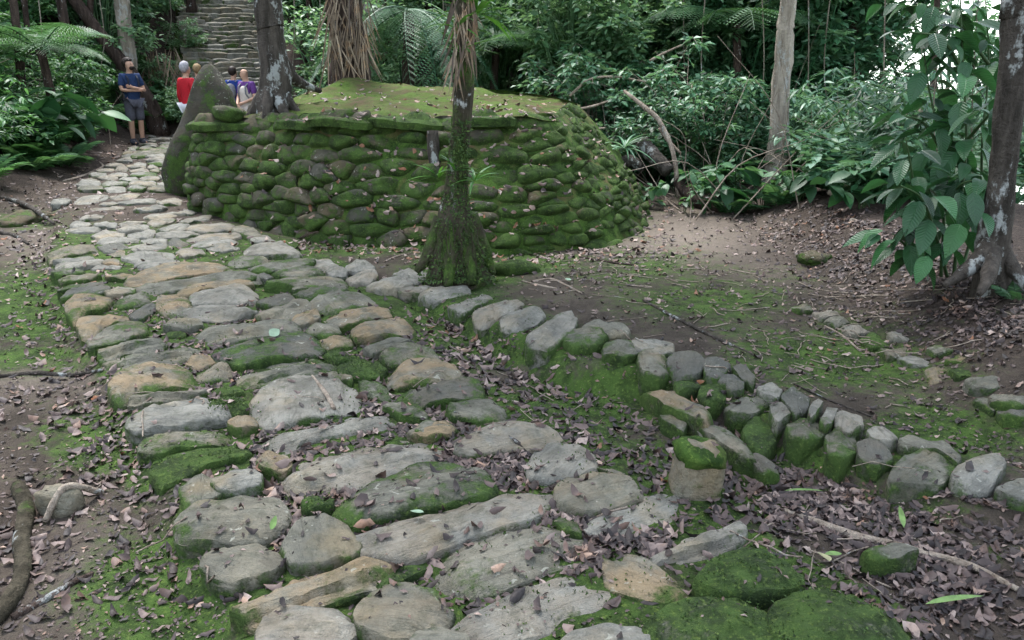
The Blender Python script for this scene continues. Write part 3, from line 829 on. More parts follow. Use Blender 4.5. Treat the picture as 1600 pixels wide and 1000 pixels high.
# the far end of the path, rows of thin slabs up to the step and beyond it
yy = 297.0
while yy > 208:
    hh = np.interp(yy, [208, 240, 298], [2.6, 4.2, 7.5]) * rs.uniform(0.85, 1.2)
    xl = np.interp(yy, [208, 222, 235, 250, 270, 285, 300], [236, 226, 206, 192, 150, 118, 116]) + rs.uniform(-6, 6)
    xr = np.interp(yy, [208, 240, 262, 285, 300], [276, 268, 260, 268, 288])
    x = xl
    z = 0.065 if yy > 236 else 0.12
    while x < xr - 6:
        w = rs.uniform(16, 46) * np.interp(yy, [208, 298], [0.75, 1.0])
        x2 = min(x + w, xr + 2)
        sl = rs.uniform(-1, 1)
        P = np.array([[x, yy - hh * .4 + sl], [x + w * .3, yy - hh * .85], [x2 - 3, yy - hh * .8], [x2 - 1.5, yy - hh * .3 - sl], [x2 - w * .25, yy - 0.6], [x + w * .2, yy - 0.8]])
        W = np.array([px(q[0], q[1], z)[:2] for q in P])
        z = tz(*W.mean(0)) + 0.045
        slab('paving_stone', W, z + rs.uniform(-.012, .012), 0.14, path, rs.choice(['w', 'w', 'w', '-', 'wm']), int(yy * 7 + x), 30, 0.3, rs, tilt=0.01)
        x = x2 + rs.uniform(0.5, 3)
    yy -= hh
P = np.array([[203, 240], [215, 234], [240, 232], [268, 228], [268, 236], [240, 241], [212, 246]])
slab('paving_stone', np.array([px(q[0], q[1], .12)[:2] for q in P]), 0.125, 0.25, path, 'm', 991, 60, 0.4, rs, tilt=0.01)

def stone_row(name, label, data, depth, dome=0.7, follow=False):
    S = parse(data, True)
    c0 = px(*S[len(S) // 2][2].mean(0), 0)
    root = thing(name, (c0[0], c0[1], 0), label, 'kerb')
    for i, (fl, z, P) in enumerate(S):
        z = z * KS + 0.02
        if follow:
            q = px(*P.mean(0), z)
            for _ in range(3): z = min(tz(*px(a, b, z)[:2]) for a, b in P) + 0.035; q = px(*P.mean(0), z)
        W = np.array([px(q[0], q[1], z)[:2] for q in P])
        o = slab('kerb_stone', W, z, depth if z > .12 else z + 0.08, None, fl, 300 + i * 7, np.ptp(P[:, 0]), dome, rs, tilt=0.05)
        o.location -= Vector((c0[0], c0[1], 0)); o.parent = root
    return root
stone_row('stone_kerb', 'raised kerb of rough grey stones stepping down beside the mossy hollow', KERB_STONES, 0.18, 0.4)
stone_row('stone_ridge', 'low mossy ridge of long half-buried stones below the raised kerb', RIDGE_STONES, 0.16, 0.9)
stone_row('stone_edging', 'flat half-buried edging stones along the leaf-covered bank at the right', EDGE_STONES, 0.12, 0.4, True)

# ------------------------------------------------------------------ rounded rocks
def rock_mesh(name, dims, seed, mat, n=16, m=10, e=0.75, rough=0.12, freq=2.2):
    th = np.linspace(0, 2 * np.pi, n, endpoint=False); ph = np.linspace(-np.pi / 2, np.pi / 2, m + 1)[1:-1]
    pw = lambda c: np.sign(c) * np.abs(c) ** e
    X = pw(np.cos(ph))[:, None] * pw(np.cos(th))[None]; Y = pw(np.cos(ph))[:, None] * pw(np.sin(th))[None]; Z = pw(np.sin(ph))[:, None] * np.ones(n)[None]
    V = np.stack([X, Y, Z], -1).reshape(-1, 3)
    V = np.vstack([V, [0, 0, -1], [0, 0, 1]])
    s = seed * 1.37
    f = 1 + rough * 1.6 * fbm(V[:, 0] * freq * .5 + s, V[:, 1] * freq * .5 - s, V[:, 2] * freq * .5, 2) + rough * fbm(V[:, 0] * freq * 1.5 + s, V[:, 1] * freq * 1.5, V[:, 2] * freq * 1.5 + s)
    V = V * f[:, None] * np.array(dims) * 0.5
    k = m - 1
    j = np.arange(n); j2 = (j + 1) % n
    Q = np.concatenate([np.stack([r * n + j, r * n + j2, (r + 1) * n + j2, (r + 1) * n + j], 1) for r in range(k - 1)])
    T = np.vstack([np.stack([np.full(n, k * n), j2, j], 1), np.stack([np.full(n, k * n + 1), (k - 1) * n + j, (k - 1) * n + j2], 1)])
    return mesh_np(name, V, [Q, T], [mat]), V, np.vstack([Q[:, [0, 1, 2]], Q[:, [0, 2, 3]], T])

# ------------------------------------------------------------------ the round platform
PB = np.array([(-3.76, 9.32), (-2.63, 8.10), (-1.71, 7.46), (-.93, 7.13), (-.23, 6.86), (.57, 6.99), (1.25, 7.6), (1.6, 8.9), (1.75, 10.5), (1.2, 12.6), (-.5, 14.2), (-2.5, 13.8), (-3.6, 12.2), (-3.95, 10.6)])
_t = [px(312, 190, 1.02), px(400, 187, 1.06), px(520, 189, 1.10), px(640, 186, 1.12), px(780, 186, 1.135), (.36, 7.95, 1.13), (.6, 8.85, 1.11), (.75, 9.7, 1.14), (.85, 10.6, 1.17), (.5, 12, 1.22), (-.6, 13.4, 1.28), (-2.3, 13, 1.28), (-3.1, 11.9, 1.16), (-3.5, 10.5, 1.05)]
PT = np.array([tuple(q) for q in _t])
NB = len(PB)
def closed(P, u):
    k = np.floor(u).astype(int); f = (u - k)[..., None]
    g = lambda d: P[(k + d) % NB]
    a, b, c, d = g(-1), g(0), g(1), g(2)
    return 0.5 * (2 * b + (c - a) * f + (2 * a - 5 * b + 4 * c - d) * f ** 2 + (3 * b - a - 3 * c + d) * f ** 3)
def wall_pt(u, v):
    u, v = np.broadcast_arrays(np.asarray(u, float), np.asarray(v, float))
    b = closed(np.c_[PB, np.full(NB, -0.05)], u); t = closed(PT, u)
    p = b * (1 - v[..., None]) + t * v[..., None]
    # belly of the wall
    cdir = p[..., :2] - np.array([-1.2, 10.2]); cdir /= np.linalg.norm(cdir, axis=-1)[..., None]
    p[..., :2] += cdir * (0.10 * np.sin(np.pi * v))[..., None]
    return p
plat = thing('stone_platform', (-1.2, 10.2, 0), 'round dry-stone platform with a mossy wall and leaf-strewn top', 'platform')
plat_loc = np.array([-1.2, 10.2, 0])
NU, NV_ = 168, 14
U, Vv = np.meshgrid(np.linspace(0, NB, NU, endpoint=False), np.linspace(0, 1, NV_))
CV = wall_pt(U, Vv)
_n = 0.05 * fbm(CV[..., 0] * 3, CV[..., 1] * 3, CV[..., 2] * 3) - 0.05
_cd = CV[..., :2] - np.array([-1.2, 10.2]); _cd /= np.linalg.norm(_cd, axis=-1)[..., None]
CV[..., :2] += _cd * _n[..., None]
CV = CV.reshape(-1, 3)
j = np.arange(NU); j2 = (j + 1) % NU
CQ = np.concatenate([np.stack([r * NU + j, r * NU + j2, (r + 1) * NU + j2, (r + 1) * NU + j], 1) for r in range(NV_ - 1)])
link('wall_core', mesh_np('wall_core', CV - plat_loc, CQ, [M_CORE]), plat)
bvh_add(CV, np.vstack([CQ[:, [0, 1, 2]], CQ[:, [0, 2, 3]]]))
# mossy top
ring = wall_pt(np.linspace(0, NB, NU, endpoint=False), np.ones(NU))
TV = []; SR = np.linspace(0, 1, 26)
ctr = np.array([-1.3, 10.9])
for s in SR:
    xy = ring[:, :2] * (1 - s) + ctr * s
    z = ring[:, 2] * (1 - s) + 1.27 * s
    hump = 0.16 * np.exp(-(((xy[:, 0] + 2.6) / 0.7) ** 2 + ((xy[:, 1] - 12.4) / 0.9) ** 2)) + 0.06 * np.exp(-(((xy[:, 0] + 2.6) / 0.8) ** 2 + ((xy[:, 1] - 9.6) / 0.6) ** 2))
    z = z + (hump + 0.13 * fbm(xy[:, 0] * 1.6, xy[:, 1] * 1.6, 3) + 0.03 * fbm(xy[:, 0] * 6, xy[:, 1] * 6, 3)) * sstep(-0.12, 0.10, np.full(NU, s)) - 0.015
    TV.append(np.c_[xy, z])
TV = np.vstack(TV)
TQ = np.concatenate([np.stack([r * NU + j, r * NU + j2, (r + 1) * NU + j2, (r + 1) * NU + j], 1) for r in range(len(SR) - 1)])
def top_mat():
    t = NT('platform_moss'); p = t.pos()
    c = t.mix(t.ramp(t.noise(p, 2.6, 5, 0.65), 0.35, 0.62), (0.066, 0.05, 0.028), (0.058, 0.095, 0.018))
    c = t.mix(t.ramp(t.noise(p, 11, 4, 0.65), 0.5, 0.7), c, (0.03, 0.055, 0.010))
    c = t.mix(t.math('MULTIPLY', t.ramp(t.noise(p, 6, 4, 0.7), 0.56, 0.7), 0.7), c, (0.10, 0.07, 0.048))
    t.bump(t.noise(p, 40, 5, 0.7), 0.03, 0.8)
    return t.done(c, 0.95, 0.1)
M_TOP = top_mat()
link('moss_top', mesh_np('moss_top', TV - plat_loc, TQ, [M_TOP]), plat)
bvh_add(TV, np.vstack([TQ[:, [0, 1, 2]], TQ[:, [0, 2, 3]]]))
# wall stones, course by course; u from the left flank round the front to the right flank
rw = random.Random(11)
def seglen(u, v): return float(np.linalg.norm(wall_pt(u + 0.02, v) - wall_pt(u - 0.02, v)) / 0.04)
us = np.linspace(-1.1, 7.3, 400)
sl_ = np.concatenate([[0], np.cumsum(np.linalg.norm(np.diff(wall_pt(us, np.full(400, 0.5)), axis=0), axis=1))])
ARC, HGT = sl_[-1], 1.22
AN = 2.3                                     # stones are wider than high
seeds = []
hrow = 0.0; yv = 0.03
while yv < HGT - 0.03:
    hrow = rw.uniform(0.095, 0.17)
    x = rw.uniform(-0.2, 0.1)
    while x < ARC + 0.2:
        uu = np.interp(x, sl_, us); right = float(sstep(3.4, 5.0, np.array(uu)))
        w = rw.choice([rw.uniform(0.14, 0.3), rw.uniform(0.28, 0.62)]) * (1 - 0.25 * right)
        if right > 0.5 and rw.random() < 0.6:
            seeds.append((x + w / 2, yv + hrow * 0.25 + rw.uniform(-.02, .02), right)); seeds.append((x + w / 2 + rw.uniform(-.06, .06), yv + hrow * 0.75 + rw.uniform(-.02, .02), right))
        else:
            seeds.append((x + w / 2, yv + hrow / 2 + rw.uniform(-.045, .045), right))
        x += w
    yv += hrow
WALL = []
SD = np.array(seeds); SA = SD[:, :2] / np.array([AN, 1.0])
def clip_poly(P, nx_, ny_, d):
    out = []
    for i in range(len(P)):
        a, b = P[i], P[(i + 1) % len(P)]
        da, db = a[0] * nx_ + a[1] * ny_ - d, b[0] * nx_ + b[1] * ny_ - d
        if da <= 0: out.append(a)
        if (da < 0) != (db < 0) and da != db:
            t = da / (da - db); out.append((a[0] + (b[0] - a[0]) * t, a[1] + (b[1] - a[1]) * t))
    return out
for q in range(len(SD)):
    if not (0 <= SD[q, 0] <= ARC and 0.0 <= SD[q, 1] <= HGT): continue
    c = SA[q]; P = [(-0.25, -0.17), (0.25, -0.17), (0.25, 0.17), (-0.25, 0.17)]
    d2 = SA - c; near_ = np.where((np.abs(d2[:, 0]) < 0.5) & (np.abs(d2[:, 1]) < 0.4))[0]
    for k in near_:
        if k == q: continue
        dx, dy = d2[k]; l = math.hypot(dx, dy)
        P = clip_poly(P, dx / l, dy / l, l / 2)
        if len(P) < 3: break
    if len(P) < 3: continue
    P = np.array(P) * [AN, 1.0]
    cc = P.mean(0); sc = SD[q, :2] + cc
    P = P - cc
    n = 16
    P = resample(chaikin(P, 1), n)
    right = SD[q, 2]
    shr = rw.uniform(0.97, 1.07); P = P * shr
    P = P * (1 + 0.10 * fbm(P[:, 0] * 9 + q, P[:, 1] * 12, q * .7))[:, None]
    prot = rw.uniform(0.05, 0.10) * (1 - 0.3 * right)
    rock = []
    fc = [(rw.uniform(0, 6.283), rw.uniform(0.2, 0.6), rw.uniform(0.2, 0.7)) for _ in range(3)]
    for t, dz in ((0.95, -0.14), (1.0, -0.05), (1.0, -0.012), (0.96, 0.3), (0.89, 0.72), (0.74, 0.94), (0.4, 1.0)):
        R_ = P * t
        zz = np.full(n, dz if dz < 0 else dz * prot * 0.75)
        if dz > 0:
            for ph, off, s_ in fc:
                zz = zz - s_ * np.maximum(0, (R_[:, 0] * math.cos(ph) + R_[:, 1] * math.sin(ph)) - off * 0.1) * 0.6
            zz = zz + 0.014 * fbm(R_[:, 0] * 9 + q, R_[:, 1] * 12, q)
        rock.append(np.c_[R_, zz])
    rock.append(np.array([[0, 0, rock[-1][:, 2].mean()]]))
    k = 7; RV = np.vstack(rock)
    jq = np.arange(n); jq2 = (jq + 1) % n
    ar = np.sum(P[:, 0] * np.roll(P[:, 1], -1) - P[:, 1] * np.roll(P[:, 0], -1))
    RQ = np.concatenate([np.stack([r * n + jq, r * n + jq2, (r + 1) * n + jq2, (r + 1) * n + jq], 1) for r in range(k - 1)])
    RT = np.stack([(k - 1) * n + jq, (k - 1) * n + jq2, np.full(n, k * n)], 1)
    if ar < 0: RQ, RT = RQ[:, ::-1], RT[:, ::-1]
    uc = float(np.interp(np.clip(sc[0], 0, ARC), sl_, us)); vv = float(np.clip(sc[1] / HGT, 0.0, 1.0))
    p = wall_pt(uc, vv); e = wall_pt(uc + 0.03, vv) - wall_pt(uc - 0.03, vv); g = wall_pt(uc, vv + 0.03) - wall_pt(uc, vv - 0.03)
    e /= np.linalg.norm(e); g -= e * (g @ e); g /= np.linalg.norm(g); nrm = np.cross(e, g)
    R = np.stack([e, g, nrm], -1)
    tl = rw.gauss(0, 0.10); R = R @ np.array([[1, 0, 0], [0, math.cos(tl), -math.sin(tl)], [0, math.sin(tl), math.cos(tl)]])
    p = p + nrm * (-0.03 - 0.01 * right + rw.uniform(-0.035, 0.03))
    WALL.append((abs(ar), RV, RQ, RT, R, p, right))
    bvh_add(RV @ R.T + p, np.vstack([RQ[:, [0, 1, 2]], RQ[:, [0, 2, 3]], RT]))
WALL.sort(key=lambda q: -q[0])
rest = MB()
for q, (ar, RV, RQ, RT, R, p, right) in enumerate(WALL):
    if q < 298:
        o = bpy.data.objects.new('wall_stone', mesh_np('wall_stone', RV, [RQ, RT], [M_WALL])); COL.objects.link(o)
        o.matrix_world = Matrix(np.vstack([np.c_[R, p - plat_loc], [0, 0, 0, 1]]).tolist())
        o.parent = plat
        o['moss'] = rw.uniform(0.05, 0.55) + 0.3 * right; o['ochre'] = rw.choice([0, 0, 0.3]); o['dark'] = rw.choice([0, 0, 0.5])
    else: rest.add(RV @ R.T + p - plat_loc, RT, RQ)
if rest.V:
    o = link('wall_rubble', rest.mesh('wall_rubble', [M_WALL]), plat); o['kind'] = 'stuff'; o['moss'] = .4
# flat capstones along the left part of the rim
u = -0.35
while u < 3.6:
    w = rw.uniform(0.35, 0.75); du = w / seglen(u, 1.0)
    p = wall_pt(u + du / 2, 1.0); e = wall_pt(u + du / 2 + .05, 1.0) - wall_pt(u + du / 2 - .05, 1.0)
    a = math.atan2(e[1], e[0]); k = rw.uniform(0.14, 0.22)
    O = np.array([[-w / 2, -k * .6], [-w * .3, -k], [w * .3, -k * .9], [w / 2, -k * .5], [w / 2 * .95, k * .7], [w * .2, k], [-w * .35, k * .8]]) * rw.uniform(0.9, 1.05)
    W = O @ rotz(a)[:2, :2].T + p[:2]
    o = slab('capstone', W, p[2] + 0.015 + rw.uniform(-.02, .02), 0.085, None, rw.choice(['m', 'M', '-', 'md']), 700 + int(u * 31), 60, 0.4, rw, M_WALL)
    o.location -= Vector(plat_loc); o.parent = plat
    u += du * rw.uniform(1.0, 1.5)

# ------------------------------------------------------------------ standing stone and loose rocks
def outline_block(name, P, Y, thick, mat, seed, label, cat, nz=9, lean=0.0, z0=-0.15, rough=0.03):
    """a free-standing slab stone: outline P (pixels) at distance Y, swept to a rounded body of real thickness"""
    Q = np.array([pd(q[0], q[1], Y) for q in P])
    O = resample(chaikin(Q[:, [0, 2]], 2), 48); c = O.mean(0)
    V = []; prof = np.linspace(-1, 1, nz)
    for t in prof:
        k = (1 - abs(t) ** 2.6) ** 0.42 if abs(t) < 1 else 0
        k = max(k, 0.02)
        X = c + (O - c) * (0.30 + 0.70 * k)
        n = 0.06 * fbm(X[:, 0] * 3 + seed, X[:, 1] * 3, t * 2 + seed)
        V.append(np.c_[X[:, 0], Y + t * thick / 2 + n * 1.5 + (X[:, 1] - c[1]) * lean, X[:, 1]])
    V = np.vstack(V); n = 48
    d = V - np.array([c[0], Y, c[1]])
    V = V + d * (rough * 2 * fbm(V[:, 0] * 4 + seed, V[:, 1] * 4, V[:, 2] * 4))[:, None]
    jj = np.arange(n); jj2 = (jj + 1) % n
    Qd = np.concatenate([np.stack([r * n + jj, r * n + jj2, (r + 1) * n + jj2, (r + 1) * n + jj], 1) for r in range(nz - 1)])
    V = np.vstack([V, [c[0], Y - thick / 2, c[1]], [c[0], Y + thick / 2, c[1]]])
    T = np.vstack([np.stack([np.full(n, nz * n), jj2, jj], 1), np.stack([np.full(n, nz * n + 1), (nz - 1) * n + jj, (nz - 1) * n + jj2], 1)])
    loc = np.array([c[0], Y, V[:, 2].min()])
    o = link(name, mesh_np(name, V - loc, [Qd, T], [mat]), None, loc)
    return tag(o, label, cat)
st = outline_block('standing_stone', [(262, 300), (257, 270), (262, 240), (275, 210), (286, 180), (298, 145), (308, 112), (318, 97), (330, 100), (344, 118), (356, 138), (368, 170), (375, 200), (345, 240), (318, 262), (305, 300), (290, 318), (270, 316)],
                   10.7, 0.42, M_STAND, 5, 'tall leaning standing stone with a mossy edge beside the platform wall', 'standing stone', lean=0.1)
st['moss'] = 0.2; st['ochre'] = 0.1; st['dark'] = 0.15
def loose_rock(x, y, z, w, h, d, label, seed, mat=M_STONE, moss=0.0, ochre=0.0, e=0.7, sink=0.25, rough=0.14):
    c = px(x, y, z)
    me, V, F = rock_mesh('loose_rock', (w, d, h), seed, mat, 22, 14, e, rough)
    o = link('loose_rock', me, None, (c[0], c[1], z + h * (0.5 - sink)), (0.08, -0.05, seed))
    o['moss'] = moss; o['ochre'] = ochre; o['dark'] = 0.0
    bvh_add(V @ rotz(seed).T + np.array(o.location), F)
    return tag(o, label, 'rock')
loose_rock(95, 796, -.03, 0.17, 0.13, 0.12, 'tan angular rock lying by the root at the left edge', 3, M_STONE, -0.3, 0.35)
loose_rock(97, 326, -.03, 0.32, 0.15, 0.2, 'pale loose rock on the dirt left of the far path', 8, M_PALE, -0.1)
loose_rock(355, 183, 1.08, 0.42, 0.16, 0.3, 'mossy flat rock resting on the platform by the lichened tree', 21, M_WALL, 0.35)
stub = loose_rock(1083, 785, .0, 0.19, 0.36, 0.19, 'upright stub of brown rock capped with bright green moss', 33, M_STONE, 0.10, 0.5, 0.6, 0.28, 0.07)
_cap, _, _ = rock_mesh('moss_cap', (0.19, 0.19, 0.075), 12, M_MOSS, 24, 10, 0.8, 0.22)
link('moss_cap', _cap, stub, (0, 0, 0.14))
loose_rock(987, 583, 0.02, 0.09, 0.07, 0.07, 'small pale rock on the moss below the kerb', 41, M_PALE, 0.1)
loose_rock(253, 200, 0.2, 0.5, 0.22, 0.4, 'layered mossy rock behind the standing stone at the path edge', 47, M_STONE, 0.35)
loose_rock(285, 188, 0.2, 0.5, 0.3, 0.4, 'brown rock beside the stairs foot behind the standing stone', 52, M_STONE, 0.2, 0.5)
loose_rock(38, 345, -.03, 0.6, 0.16, 0.4, 'low mossy earth-covered rock with roots at the left edge', 58, M_WALL, 0.2, 0.3, 0.9, 0.35, 0.25)
loose_rock(1272, 412, 0.1, 0.30, 0.14, 0.25, 'small mossy hummock rock on the leaf-covered slope', 61, M_WALL, 0.2, 0.2, 0.9, 0.35, 0.28)
loose_rock(805, 425, 0.06, 0.36, 0.14, 0.2, 'moss-covered rock at the foot of the thin tree', 66, M_WALL, 0.85, 0, 0.9, 0.3)

# ------------------------------------------------------------------ stone stairs up the hill
S0 = pd(362, 150, 20.0)[:2]; sdir = np.array([-0.335, 0.942]); sside = np.array([0.942, 0.335])
stairs = thing('stone_stairs', (S0[0], S0[1], 0.1), 'long steep stairway of thin grey stone slabs climbing into the forest', 'stairs')
rt_ = random.Random(5)
for k in range(44):
    dist = k * 0.158; zz = 0.56 + k * 0.118
    half = 1.08 + 0.06 * math.sin(k)
    a = -half + rt_.uniform(-.06, .06)
    while a < half - 0.1:
        w = rt_.uniform(0.28, 0.75); b = min(a + w, half + rt_.uniform(-.03, .08))
        if half - b < 0.12: b = half
        dpt = rt_.uniform(0.26, 0.34)
        O = np.array([[a + .01, rt_.uniform(-.02, .02)], [(a + b) / 2, rt_.uniform(-.03, .01)], [b - .01, rt_.uniform(-.02, .02)], [b - .02, dpt], [a + .02, dpt]])
        W = S0 + O[:, :1] * sside + (O[:, 1:] + dist) * sdir
        o = slab('step_stone', W, zz + rt_.uniform(-.03, .03), 0.14, None, rt_.choice(['w', 'w', '-', 'w', 'w', '-']), k * 13 + int(a * 10) + 50, 30, 0.2, rt_, tilt=0.01)
        o.location -= Vector((S0[0], S0[1], 0.1)); o.parent = stairs
        o['moss'] = rt_.uniform(-.4, .05)
        a = b
# earth ramp under the stairs
_s = np.linspace(-0.4, 7.2, 40); _w = np.linspace(-1.45, 1.45, 9)
SS, WW = np.meshgrid(_s, _w)
XY = S0 + SS[..., None] * sdir + WW[..., None] * sside
ZZ = 0.39 + SS * 0.747 - 0.02 - 0.16 * np.abs(WW) ** 4 / 2 + 0.03 * fbm(XY[..., 0] * 3, XY[..., 1] * 3)
_i = (np.arange(8)[:, None] * 40 + np.arange(39)[None]).ravel()
link('stair_bed', mesh_np('stair_bed', np.stack([XY[..., 0] - S0[0], XY[..., 1] - S0[1], ZZ - 0.1], -1).reshape(-1, 3), np.stack([_i, _i + 1, _i + 41, _i + 40], 1)[:, ::-1], [M_CORE]), stairs)
GROUND_F0 = len(BVH_F)
bvh_add(GV, np.vstack([GQ[:, [0, 1, 2]], GQ[:, [0, 2, 3]]]))
BVH = BVHTree.FromPolygons(np.vstack(BVH_V).tolist(), BVH_F)
def drop(x, y, z=3.0):
    h = BVH.ray_cast(Vector((x, y, z)), Vector((0, 0, -1)))
    drop.stone = h[2] is not None and h[2] < GROUND_F0
    return (h[0].z, h[1]) if h[0] is not None else (float(terrain(np.array([x]), np.array([y]))[0]), Vector((0, 0, 1)))
# ------------------------------------------------------------------ plant building blocks
LEAF4_V = np.array([[0, 0, 0], [0.45, 0.24, 0.05], [0.5, 0, -0.03], [0.45, -0.24, 0.05], [1, 0, -0.16]], float)
LEAF4_T = np.array([[0, 2, 1], [0, 3, 2], [2, 4, 1], [3, 4, 2]])
LEAF2_V = np.array([[0, 0, 0], [0.45, 0.26, 0.06], [1, 0, -0.12], [0.45, -0.26, 0.06]], float)
LEAF2_T = np.array([[0, 2, 1], [0, 3, 2]])
def leaf_tmpl(wid=0.24, droop=0.18, fold=0.06, rows=5, tip=1.0):
    xs = np.linspace(0, 1, rows + 1)
    V = [[0, 0, 0]]; T = []
    hw = wid * np.sin(np.pi * xs ** 0.85) ** 0.8 * (1 - 0.15 * xs)
    for i in range(1, rows):
        z = -droop * xs[i] ** 2
        V += [[xs[i], hw[i], z + fold * hw[i] / wid], [xs[i], 0, z], [xs[i], -hw[i], z + fold * hw[i] / wid]]
    V.append([1, 0, -droop * tip])
    T += [[0, 2, 1], [0, 3, 2]]
    for i in range(rows - 2):
        a = 1 + 3 * i; b = a + 3
        T += [[a, a + 1, b], [a + 1, b + 1, b], [a + 1, a + 2, b + 1], [a + 2, b + 2, b + 1]]
    a = 1 + 3 * (rows - 2); e = len(V) - 1
    T += [[a, a + 1, e], [a + 1, a + 2, e]]
    return np.array(V, float), np.array(T)
BIG_V, BIG_T = leaf_tmpl(0.27, 0.22, 0.07, 6)
LAN_V, LAN_T = leaf_tmpl(0.13, 0.25, 0.03, 5)
STRAP_V, STRAP_T = leaf_tmpl(0.055, 0.55, 0.02, 7)
def rndir(rng, n, up=0.3, s=1.0):
    a = rng.uniform(0, 2 * np.pi, n); D = np.c_[np.cos(a) * s, np.sin(a) * s, rng.normal(up, 0.35, n)]
    return D / np.linalg.norm(D, axis=1)[:, None]
def shrub(seed, H, rad, nb, lpb, leaf, tmpl=(LEAF4_V, LEAF4_T), droop=-0.15, stem_r=0.012, lean=0.0):
    """(foliage MB, stem MB) of a loose shrub: arching stems with leaves along their outer part"""
    rng = np.random.default_rng(seed); fo, stm = MB(), MB()
    for b in range(nb):
        a = rng.uniform(0, 2 * np.pi); r = rad * rng.uniform(0.25, 1.0) ** 0.7; h = H * rng.uniform(0.45, 1.0)
        e = np.array([math.cos(a) * r, math.sin(a) * r, h])
        P = spline([np.array([rng.normal(0, .04) * rad, rng.normal(0, .04) * rad, -0.05]), np.array([e[0] * .3, e[1] * .3, h * .6]) + rng.normal(0, .05, 3) * rad, e, e + np.array([math.cos(a), math.sin(a), -0.35]) * rad * rng.uniform(.1, .3)], 9)
        V, T, Q = tube(P[::2], np.linspace(stem_r, stem_r * .3, 9)[::2] * rng.uniform(.6, 1.2), 3, False); stm.add(V, T, Q)
        t = rng.uniform(0.3, 1.0, lpb) ** 0.7 * 8
        k = np.minimum(t.astype(int), 7); f = (t - k)[:, None]
        base = P[k] * (1 - f) + P[k + 1] * f
        D = rndir(rng, lpb, droop) ; off = rng.uniform(0.0, 0.22, lpb)[:, None] * rad * D * rng.uniform(.2, 1, (lpb, 1))
        up = np.array([0, 0, 1.0]) + rng.normal(0, 0.35, (lpb, 3))
        S = leaf * rng.uniform(0.55, 1.25, lpb)
        V, T = stamp(tmpl[0], tmpl[1], frames(D, up), base + off, S)
        tint = np.clip(rng.normal(0.42, 0.22, lpb) + 0.15 * (base[:, 2] / H - .5), 0, 1)
        fo.add(V, T, None, np.repeat(tint, len(tmpl[0])))
    return fo, stm
def frond(seed, pairs=22, bip=False, wid=0.32, arch=0.30, droop=0.75):
    """one fern frond of length 1 along +X, as MB"""
    rng = np.random.default_rng(seed); mb = MB()
    xs = np.linspace(0, 1, 12)
    rz = lambda x: arch * x - droop * 0.6 * x ** 2.2
    R = np.c_[xs * (1 - 0.12 * xs), 0.03 * np.sin(xs * 3), rz(xs)]
    V, T, Q = tube(R, np.linspace(0.012, 0.003, 12), 4, False); mb.add(V, T, Q, 0.2)
    x = np.linspace(0.10, 0.985, pairs); x = np.repeat(x, 2); sd = np.tile([1, -1], pairs)
    L = wid * np.sin(np.pi * np.clip(x, 0, 1) ** 0.75) ** 0.7 * (1 - 0.25 * x) * rng.uniform(.85, 1.1, len(x)) + 0.02
    base = np.c_[x * (1 - 0.12 * x), 0.03 * np.sin(x * 3), rz(x)]
    slope = np.gradient(rz(xs), xs); sz = np.interp(x, xs, slope)
    D = np.c_[0.45 + 0.25 * x, sd * 0.95, sz * 0.4 - 0.22 + rng.normal(0, .06, len(x))]
    D /= np.linalg.norm(D, axis=1)[:, None]
    up = np.tile([0, 0, 1.0], (len(x), 1)) + rng.normal(0, .12, (len(x), 3))
    Fm = frames(D, up)
    if not bip:
        tv = np.array([[0, -.05, 0], [0.5, 0.085, 0.01], [1, 0, -0.12], [0.5, -0.085, 0.01], [0, .05, 0]], float); tt = np.array([[0, 3, 2], [0, 2, 1], [0, 1, 4]])
        V, T = stamp(tv, tt, Fm, base, L); mb.add(V, T, None, np.repeat(np.clip(rng.normal(.5, .18, len(x)), 0, 1), 5))
    else:
        m = 9
        u = np.repeat(np.linspace(0.06, 0.97, m), 2); s2 = np.tile([1, -1], m); ll = 0.20 * np.sin(np.pi * u ** .7) ** .6 * (1 - .4 * u) + .02
        tv = []; tt = []
        for q in range(len(u)):
            b0 = np.array([u[q] - .028, 0, -.12 * u[q] ** 2]); b1 = np.array([u[q] + .028, 0, -.12 * u[q] ** 2]); e = np.array([u[q] + ll[q] * .35, s2[q] * ll[q], -.12 * u[q] ** 2 - .03])
            i = len(tv); tv += [b0, b1, e]; tt.append([i, i + 1, i + 2] if s2[q] > 0 else [i + 1, i, i + 2])
        tv = np.array(tv); tt = np.array(tt)
        V, T = stamp(tv, tt, Fm, base, L); mb.add(V, T, None, np.repeat(np.clip(rng.normal(.5, .18, len(x)), 0, 1), len(tv)))
    return mb
FROND = [frond(i, 22, False, 0.30).mesh('frond', [M_FERN]) for i in range(3)]
FROND_BIP = [frond(10 + i, 22, True, 0.36, 0.35, 0.9).mesh('frond', [M_FERN]) for i in range(3)]
FROND_HANG = [frond(20 + i, 26, True, 0.24, 0.05, 1.6).mesh('frond', [M_LEAFB]) for i in range(2)]
